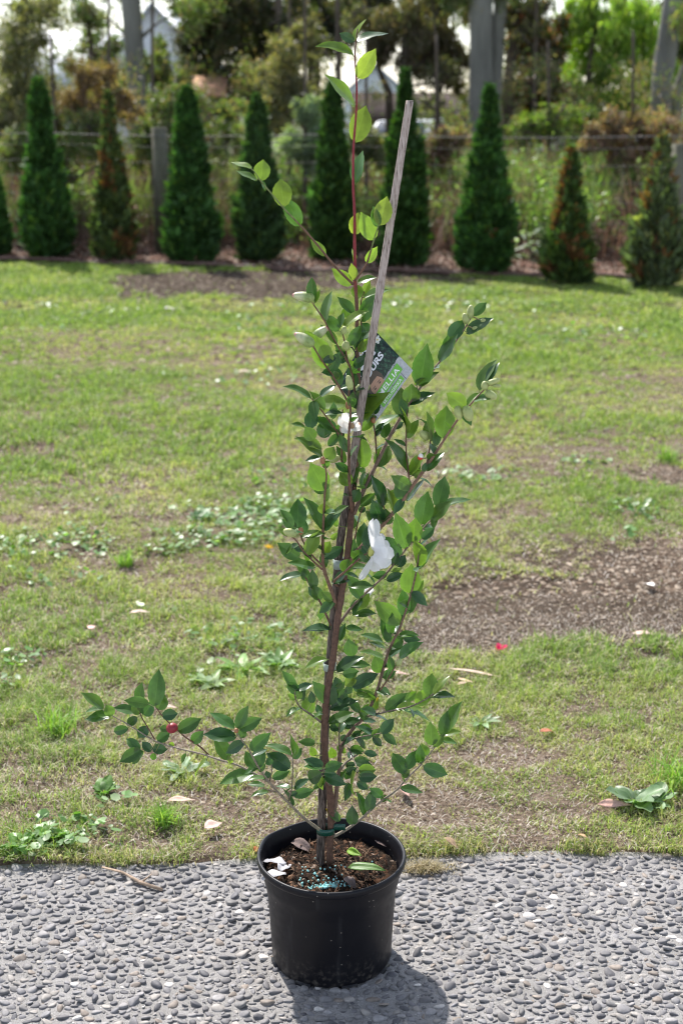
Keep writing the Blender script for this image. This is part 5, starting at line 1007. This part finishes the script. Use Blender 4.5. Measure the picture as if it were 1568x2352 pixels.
tree('gum_tree', 'dark straight tree trunk behind the camellia top at its left', 'tree', gg, [(718, 320, 14), (720, 150, 15), (722, 0, 16), (722, -150, 14)], 21.20, [(700, 20, 60, .4), (760, 60, 50, 0), (790, 10, 60, .3), (680, 90, 40, .5), (840, 30, 50, 0)], 18700, 0.088, 0.026, DK, M['gumleaf'], M['darkbark'], .5)
tree('gum_tree', 'gum tree with hanging leaves and a mossy trunk above the bamboo stake', 'tree', gg, [(925, 320, 16), (930, 200, 15), (935, 80, 13), (940, -50, 12)], 20.40, [(900, 40, 60, 0), (960, 60, 55, .3), (1010, 90, 60, 0), (1020, 20, 60, .3), (970, 130, 50, 0), (880, 90, 40, .3), (1050, 150, 40, .2)], 18700, 0.106, 0.026, [(.10, .09, .06), (.14, .12, .08), (.18, .13, .10), (.09, .10, .05)], M['gumleaf'], M['darkbark'], .75)
tree('gum_tree', 'slender bent grey trunk with few leaves left of the bamboo stake top', 'tree', gg, [(895, 330, 11), (893, 215, 9), (870, 160, 5), (858, 100, 4), (852, 40, 3)], 21.00, [(860, 30, 40, 0), (830, -10, 40, 0)], 2550, 0.097, 0.026, DK, M['gumleaf'], M['darkbark'], .6)
tree('gum_tree', 'thick smooth grey gum trunk, the larger of the pair behind the thin leadered conifer', 'tree', gg, [(1104, 330, 29), (1104, 150, 27), (1103, 0, 26), (1100, -150, 25)], 19.20, [(1040, -40, 70, 0)], 5950, 0.106, 0.026, MD, M['gumleaf'], M['gumbark'], .7)
tree('gum_tree', 'slimmer smooth grey gum trunk, the smaller of the pair behind the thin leadered conifer', 'tree', gg, [(1128, 330, 17), (1137, 150, 16), (1149, 0, 15), (1166, -150, 14)], 19.35, [(1170, -80, 70, 0)], 2040, 0.106, 0.026, MD, M['gumleaf'], M['gumbark'], .7)
tree('gum_tree', 'dark rough barked tree right of the twin grey trunks, with rusty leaves', 'tree', gg, [(1160, 330, 14), (1168, 180, 12), (1182, 60, 11), (1180, -60, 11)], 19.70, [(1200, 90, 50, .3), (1225, 150, 55, .3), (1190, 30, 45, 0), (1240, 200, 55, .2), (1230, 60, 50, .4), (1280, 200, 55, .3)], 22100, 0.097, 0.026, DK+[(.4, .16, .06)], M['gumleaf'], M['darkbark'], .6)
tree('gum_tree', 'bright yellow green leafed tree at the upper right', 'tree', gg, [(1345, 320, 7), (1350, 200, 7), (1360, 100, 6), (1365, 0, 5)], 20.20, [(1330, 30, 60, 0), (1400, 60, 70, 0), (1450, 120, 60, .3), (1380, 160, 70, 0), (1330, 110, 50, .5), (1480, 200, 60, 0), (1420, 220, 70, .3), (1300, 240, 60, .5), (1360, 240, 55, 0), (1470, 30, 70, .3), (1240, 260, 40, 0), (1540, 150, 50, .5)], 28900, 0.114, 0.030, LG, M['gumleaf'], M['darkbark'], .7)
tree('gum_tree', 'leaning grey gum trunk at the right edge of the photo', 'tree', gg, [(1510, 300, 24), (1520, 170, 24), (1540, 50, 25), (1560, -100, 24)], 18.20, [(1600, 0, 70, 0), (1580, 90, 50, .4)], 7650, 0.106, 0.026, MD, M['gumleaf'], M['gumbark'], .6)
tree('gum_tree', 'forked grey branch leaning right at the right edge, below the leaning trunk', 'tree', gg, [(1530, 320, 16), (1555, 220, 17), (1590, 120, 15), (1640, 20, 12)], 18.40, [(1640, -20, 60, 0)], 1530, 0.106, 0.026, MD, M['gumleaf'], M['gumbark'], .6)
sg = 'tall shrubs beyond the fence'
for (px, lab, cl, pal, n, Yy) in ((60, 'tall olive grey shrub at the upper left corner', [(30, 60, 70, 0), (70, 130, 70, 0), (40, 200, 70, .2), (90, 40, 50, 0), (90, 230, 50, 0), (20, 280, 60, 0), (110, 300, 40, 0)], OL, 17000, 16.0),
                             (250, 'rusty brown feathery shrub above the browned conifer', [(240, 190, 40, 0), (280, 230, 40, 0), (220, 260, 45, 0), (160, 240, 45, 0), (190, 190, 35, 0)], [(.24, .15, .1), (.3, .2, .13), (.16, .13, .08)], 6000, 15.6),
                             (665, 'tall olive brown shrub left of the camellia top', [(690, 80, 35, 0), (660, 140, 45, 0), (640, 200, 45, 0), (690, 190, 40, 0), (660, 260, 55, 0), (620, 270, 45, 0), (700, 250, 40, 0)], OL+[(.3, .24, .12)], 12000, 15.8),
                             (700, 'soft grey green feathery shrub low behind the slim conifer', [(705, 240, 22, 0), (715, 290, 32, 0), (690, 330, 35, 0), (725, 350, 35, 0)], [(.26, .32, .24), (.2, .26, .18)], 5000, 14.9),
                             (1000, 'low brown bramble shrub right of the bamboo stake', [(960, 350, 35, 0), (1010, 330, 35, 0), (1050, 320, 30, 0), (1000, 380, 40, 0)], [(.22, .13, .11), (.28, .18, .15), (.18, .2, .1)], 5000, 15.4),
                             (1450, 'brown bramble heap on the bank at the right', [(1400, 300, 40, 0), (1450, 300, 45, 0), (1500, 310, 50, 0), (1360, 320, 35, 0), (1430, 350, 50, 0), (1540, 340, 50, 0)], [(.24, .14, .12), (.3, .19, .16), (.17, .11, .09), (.2, .2, .1)], 11000, 14.9),
                             (130, 'dark glossy shrub low behind the first whole conifer', [(40, 330, 40, 0), (170, 320, 45, 0), (200, 290, 45, 0), (220, 340, 40, 0), (20, 360, 40, 0), (150, 370, 40, 0)], MD, 8000, 15.3),
                             (350, 'glossy green shrub behind the timber fence post', [(350, 290, 40, 0), (390, 240, 40, 0), (340, 340, 40, 0), (390, 320, 35, 0), (500, 260, 45, 0), (530, 320, 40, 0)], MD, 8000, 15.6),
                             (1260, 'green bush behind the short browned conifer', [(1240, 290, 35, 0), (1200, 300, 30, 0), (1290, 270, 40, 0), (1340, 285, 40, 0)], LG[:1]+MD, 5000, 16.2),
                             (840, 'dull green bush between the camellia top and the stake', [(850, 320, 30, 0), (820, 340, 30, 0), (880, 350, 30, 0)], MD+OL, 4000, 15.0)):
    tree('shrub', lab, 'shrub', sg, [(px, 420, 6), (px, 330, 5), (px, 260, 4)] if min(c[1] for c in cl) < 250 else [(px, 430, 5), (px, 390, 4)], Yy, cl, n, .075, .02, pal, M['gumleaf'], M['darkbark'], .15, True, None, 6)
def fmass(nm, lab, Y0, Y1, nc, nl, pal_, L, W, gaps, y0, y1, mat='gumleaf', seed=0, thr=.36, sz=(.12, .4)):
    cs, rs = [], []
    while len(cs) < nc:
        px, py = rng.uniform(-120, 1690), rng.uniform(y0, y1)
        if any(((px-a)/w_)**2+((py-b)/h_)**2 < rng.uniform(.6, 1.1) for a, b, w_, h_ in gaps) or float(fbm(px/100, py/100, 1.6, 80+seed, 3)) < thr: continue
        cs.append(at(px, py, rng.uniform(Y0, Y1))); rs.append(rng.uniform(*sz))
    V, q, c = leafcloud(cs, rs, nl, L, W, pal_, .5); tag(link(nm, mesh(nm, V, q, None, c), None, M[mat]), lab, nm.replace('_', ' '), kind='stuff')
GAPS = [(150, 55, 75, 62), (370, 95, 60, 75), (985, 165, 130, 75), (1020, 90, 60, 60), (880, 120, 60, 80), (1265, 40, 90, 70), (860, 40, 30, 40), (30, 40, 25, 30), (460, 80, 20, 30), (700, 40, 20, 40)]
fmass('far_wood', 'far wood that reads as one mass of foliage beyond the gum trees', 23, 29, 250, 22000, [(.07, .09, .045), (.11, .12, .06), (.06, .08, .04), (.15, .13, .09), (.16, .2, .07)], .12, .04, GAPS, -40, 290, seed=0, thr=.5)
fmass('scrub', 'tangled scrub of fine leaves and dead sprays between bank and trees', 16.6, 19, 250, 28000, [(.12, .12, .07), (.20, .15, .10), (.09, .12, .05), (.15, .21, .07), (.24, .17, .13)], .07, .016, GAPS+[(940, 270, 110, 60), (1290, 275, 90, 40), (390, 150, 60, 60), (150, 90, 80, 40)], 150, 400, seed=5, thr=.44, sz=(.07, .25))
for (px, w_, lab) in ((40, 8, 'thin sapling trunk at the far left behind the tall conifer'), (205, 8, 'thin grey sapling left of the first gum trunk'), (470, 9, 'slim dark sapling above the broad conifer'), (545, 9, 'slim sapling left of the dark dense tree trunk'), (655, 11, 'dark sapling between the two dark trunks left of the camellia top'), (785, 7, 'thin sapling just left of the camellia top'), (1010, 4, 'thin bare sapling in the sky gap right of the bamboo stake'), (1225, 6, 'thin sapling right of the twin grey trunks'), (1445, 5, 'thin sapling left of the leaning grey trunk')):
    tree('sapling', lab, 'sapling', 'thin saplings among the gum trees', [(px, 320, w_), (px+rng.uniform(-12, 12), 180, w_*.9), (px+rng.uniform(-25, 25), 20, w_*.7)], rng.uniform(18, 21), [(px+rng.uniform(-40, 40), rng.uniform(0, 250), 30, rng.uniform(-.3, .3)) for _ in range(6)], 1300, .08, .024, DK+OL, M['gumleaf'], M['darkbark'], .5, True, None, 5)
# broad leaved weeds and bramble massed on the bank
for nm, lab, pal_, nc, nl, sd_ in (('bank_weeds', 'broad leaved green weeds massed on the bank behind the conifers', [(.16, .27, .06), (.22, .34, .09), (.12, .2, .05), (.3, .38, .16)], 420, 26000, 1), ('bank_bramble', 'brown bramble and dead stems massed low on the bank', [(.17, .10, .08), (.24, .16, .125), (.12, .075, .06), (.3, .23, .18)], 380, 24000, 2)):
    x = rng.uniform(-6.5, 6.5, nc*3); v = rng.uniform(1.6 if sd_ == 1 else 1.0, 4.6, nc*3); f_ = fbm(x, v, 1.1, 60+sd_, 3); k = f_ > .5; x, v = x[k][:nc], v[k][:nc]; y = rowY(x)+v
    cs = np.stack([x, y, bankz(x, y)+rng.uniform(.02, .5, len(x))*(.7 if sd_ == 1 else .5)], 1); V, q, c = leafcloud(cs, rng.uniform(.08, .28, len(x)), nl, .075 if sd_ == 1 else .11, .035 if sd_ == 1 else .012, pal_, .0)
    tag(link(nm, mesh(nm, V, q, None, c), None, M['weed'] if sd_ == 1 else M['dry']), lab, nm.replace('_', ' '), kind='stuff')
# pale silvery plant on the bank
cx = at(1225, 490, float(rowY(2.2))+1.2); p = np.array([cx[0], cx[1], float(bankz(cx[0], cx[1]))]); o = empty('silver_plant', p, 'pale silvery leaved plant on the bank between the last tall conifer and the short one', 'plant'); mb = MB()
for k in range(46):
    a = rng.uniform(0, 6.28); q0 = p+np.array([rng.normal(0, .16), rng.normal(0, .12), rng.uniform(.02, .34)]); e = rng.uniform(-.2, .4); D = np.array([math.cos(a)*math.cos(e), math.sin(a)*math.cos(e), math.sin(e)]); Sd = np.array([-math.sin(a), math.cos(a), 0])
    leaf_patch(mb, q0, D, Sd, np.cross(D, Sd), rng.uniform(.12, .22), .05, 'gum', .2, .5, .2, np.array((.42, .5, .42))*rng.uniform(.8, 1.1), .2, 5)
mb.out('leaves', M['weed'], o, smooth=True); mb = MB()
for k in range(7): a = k*.9; mb.tube(np.array([p, p+[.1*math.cos(a), .1*math.sin(a), .3]]), .006, 5)
mb.out('stems', M['darkbark'], o)

# ------------------------------------------------------------------ far buildings and vehicles
M['white'] = simple('white_weatherboard', (.78, .82, .88), .7, 2, .06, .4, .3, 6, .02, (.1, .1, 6))
M['roofg'] = simple('pale_metal_roof', (.42, .46, .53), .5, 2, .08, .5, .5, 10, .02)
M['roofb'] = simple('brown_roof', (.055, .042, .038), .95, 3, .3, .6, .1, 8, .04)
M['glass'] = simple('window_glass', (.04, .05, .06), .15, 3, .2, .0, .6)
M['trim'] = simple('white_trim', (.7, .71, .72), .6, 3, .05)
M['carw'] = simple('white_car_paint', (.7, .72, .74), .3, 3, .03, 0, .6)
M['tyre'] = simple('tyre_rubber', (.02, .02, .02), .8, 20, .2)
M['redp'] = simple('red_paint', (.4, .09, .07), .5, 5, .15)
M['blk'] = simple('black_trim', (.03, .03, .035), .5, 5, .15)
def house(name, label, cx, cy, w_, d_, wh, rh, wallm, roofm, wins, cat='house', gable_front=True, z0=-.06):
    o = empty(name, (cx, cy, z0), label, cat); mb = MB(); mb.box((cx, cy, z0+wh/2), (w_/2, d_/2, wh/2))
    if gable_front: mb.add([(cx-w_/2, cy-d_/2, z0+wh), (cx+w_/2, cy-d_/2, z0+wh), (cx, cy-d_/2, z0+wh+rh), (cx-w_/2, cy+d_/2, z0+wh), (cx+w_/2, cy+d_/2, z0+wh), (cx, cy+d_/2, z0+wh+rh)], None, [[0, 1, 2], [4, 3, 5]])
    mb.out('wall', wallm, o); mb = MB(); e = .3; t = .12
    if gable_front:
        for s in (-1, 1):
            x1, z1 = cx+s*(w_/2+e), z0+wh-e*rh/(w_/2); V = [(cx, cy-d_/2-e, z0+wh+rh+.01), (x1, cy-d_/2-e, z1+.01), (x1, cy+d_/2+e, z1+.01), (cx, cy+d_/2+e, z0+wh+rh+.01)]
            V += [(a, b, c+t) for a, b, c in V]; mb.add(V, [[0, 1, 2, 3], [7, 6, 5, 4], [0, 4, 5, 1], [1, 5, 6, 2], [2, 6, 7, 3], [3, 7, 4, 0]])
    else:
        for s in (-1, 1):
            y1, z1 = cy+s*(d_/2+e), z0+wh-e*rh/(d_/2); V = [(cx-w_/2-e, cy, z0+wh+rh+.01), (cx+w_/2+e, cy, z0+wh+rh+.01), (cx+w_/2+e, y1, z1+.01), (cx-w_/2-e, y1, z1+.01)]
            V += [(a, b, c+t) for a, b, c in V]; mb.add(V, [[0, 1, 2, 3], [7, 6, 5, 4], [0, 4, 5, 1], [1, 5, 6, 2], [2, 6, 7, 3], [3, 7, 4, 0]])
    mb.out('roof', roofm, o)
    for (wx, wz, ww, wh2) in wins:
        f = MB(); y = cy-d_/2-.03
        f.box((cx+wx, y, z0+wz+wh2/2+.04), (ww/2+.08, .03, .04)); f.box((cx+wx, y, z0+wz-wh2/2-.04), (ww/2+.08, .03, .04)); f.box((cx+wx-ww/2-.04, y, z0+wz), (.04, .028, wh2/2)); f.box((cx+wx+ww/2+.04, y, z0+wz), (.04, .028, wh2/2)); f.box((cx+wx, y, z0+wz), (.025, .026, wh2/2))
        fo = f.out('window', M['trim'], o); g_ = MB(); g_.box((cx+wx, y+.012, z0+wz), (ww/2, .008, wh2/2)); g_.out('pane', M['glass'], fo)
    return o
a = at(355, 100, 42); house('house', 'white gabled house seen between the trunks at the upper left', a[0], 45, 3.0, 6, 3.0, 1.7, M['white'], M['roofg'], [(-.6, 2.2, .8, 1.0), (.7, 2.2, .8, 1.0)])
a = at(175, 100, 44); house('house', 'low pale roofed house further left, half hidden by the olive shrub', a[0], 47, 3.6, 5, 2.6, 1.5, M['white'], M['roofg'], [(-.6, 1.7, .8, .8), (.8, 1.7, .7, .8)], gable_front=False)
a = at(820, 180, 58); a = at(862, 180, 58); house('house', 'white cottage with a gable roof behind the camellia leader', a[0], 61, 2.6, 6, 2.3, 1.1, M['white'], M['roofg'], [(-.5, 1.7, .6, .7), (.6, 1.7, .5, .7)])
a = at(1010, 240, 50); house('shed', 'long low shed with a brown roof right of the bamboo stake', a[0]+1.6, 53, 9.0, 3, 1.45, .75, M['darkbark'], M['roofb'], [(-3, .9, .8, .5), (-1, .9, .8, .5)], 'shed', False)
def car(px, Y, label, colm, rotd=0):
    a = at(px, 300, Y); c0 = np.array([a[0], Y, -.06]); o = empty('parked_car', c0, label, 'car', 'cars parked beyond the bank')
    prof = [(-2.1, .35), (-2.15, .75), (-1.9, .92), (-1.15, 1.0), (-.55, 1.42), (.9, 1.45), (1.7, 1.0), (2.1, .95), (2.15, .4)]
    ca, sa = math.cos(R(rotd)), math.sin(R(rotd)); tr = lambda x, y, z: c0+np.array([x*ca-y*sa, x*sa+y*ca, z]); mb = MB(); n = len(prof)
    V = []
    for x, z in prof:
        wv = .86 if z < 1.1 else .68
        V += [tr(x, -wv, z), tr(x, wv, z)]
    q = [[2*i, 2*i+2, 2*i+3, 2*i+1] for i in range(n-1)]+[[0, 1, 2*n-1, 2*n-2]]; V += [tr(0, -.86, .5), tr(0, .86, .5)]
    t = [[2*n, 2*i+2, 2*i] for i in range(n-1)]+[[2*n, 0, 2*n-2]]+[[2*n+1, 2*i+1, 2*i+3] for i in range(n-1)]+[[2*n+1, 2*n-1, 1]]
    mb.add(V, q, t); mb.out('body', colm, o)
    for s in (-1, 1):
        g_ = MB(); P = [(-1.0, s*.845, 1.04), (1.5, s*.845, 1.04), (.85, s*.70, 1.38), (-.5, s*.70, 1.38)]; P2 = [(x, y+s*.02, z) for x, y, z in P]
        g_.add([tr(*p_) for p_ in P]+[tr(*p_) for p_ in P2], [[0, 1, 2, 3], [7, 6, 5, 4], [0, 4, 5, 1], [1, 5, 6, 2], [2, 6, 7, 3], [3, 7, 4, 0]]); g_.out('side_window', M['glass'], o)
    for xx, lab in ((-.87, 1), (1.33, -1)):
        g_ = MB(); x0, x1 = (-1.13, -.6) if lab == 1 else (1.66, .96); P = [(x0, -.7, 1.04), (x0, .7, 1.04), (x1, .62, 1.40), (x1, -.62, 1.40)]; P2 = [(x-lab*.03, y, z+.02) for x, y, z in P]
        g_.add([tr(*p_) for p_ in P]+[tr(*p_) for p_ in P2], [[0, 1, 2, 3], [7, 6, 5, 4], [0, 4, 5, 1], [1, 5, 6, 2], [2, 6, 7, 3], [3, 7, 4, 0]]); g_.out('windscreen', M['glass'], o)
    for x in (-1.3, 1.3):
        for s in (-1, 1):
            wv = MB(); wv.tube(np.array([tr(x, s*.68, .33), tr(x, s*.88, .33)]), .33, 16); wv.out('wheel', M['tyre'], o)
    for s in (-1, 1):
        hl = MB(); c = tr(-2.13, s*.6, .72); hl.box(c, (.03, .16, .07), R(rotd)); hl.out('headlight', M['trim'], o)
car(935, 36, 'white car parked beyond the bank right of the camellia top', M['carw'], 75)
car(1290, 34, 'pale car parked beyond the bank under the bright leafed tree', M['carw'], 8)
a = at(1010, 300, 24); p = np.array([a[0], 24., 0]); o = empty('bollard', p, 'red painted post beyond the bank right of the bamboo stake', 'bollard'); mb = MB(); mb.tube(np.array([p, p+[0, 0, a[2]+.12]]), .08, 10); mb.out('post', M['redp'], o, smooth=True); mb = MB(); mb.ball(p+[0, 0, a[2]+.14], .09, n=10, m=6); mb.out('cap', M['trim'], o, smooth=True)
a = at(480, 200, 19.5); p = np.array([a[0], 19.5, float(bankz(a[0], 19.5))]); o = empty('hutch', p, 'small hutch with a rusty orange roof behind the broad dark conifer', 'hutch'); mb = MB(); h = a[2]-p[2]; mb.box(p+[0, 0, h/2-.1], (.18, .2, h/2-.1)); mb.out('wall', M['darkbark'], o)
mb = MB(); V = [p+[-.24, -.3, h-.1], p+[.28, -.3, h-.16], p+[.26, .3, h+.12], p+[-.25, .3, h+.14]]; V += [v+np.array([0, 0, .03]) for v in V]; mb.add(V, [[3, 2, 1, 0], [4, 5, 6, 7], [0, 1, 5, 4], [1, 2, 6, 5], [2, 3, 7, 6], [3, 0, 4, 7]]); mb.out('roof', simple('rusty_iron', (.5, .27, .16), .8, 6, .4), o)
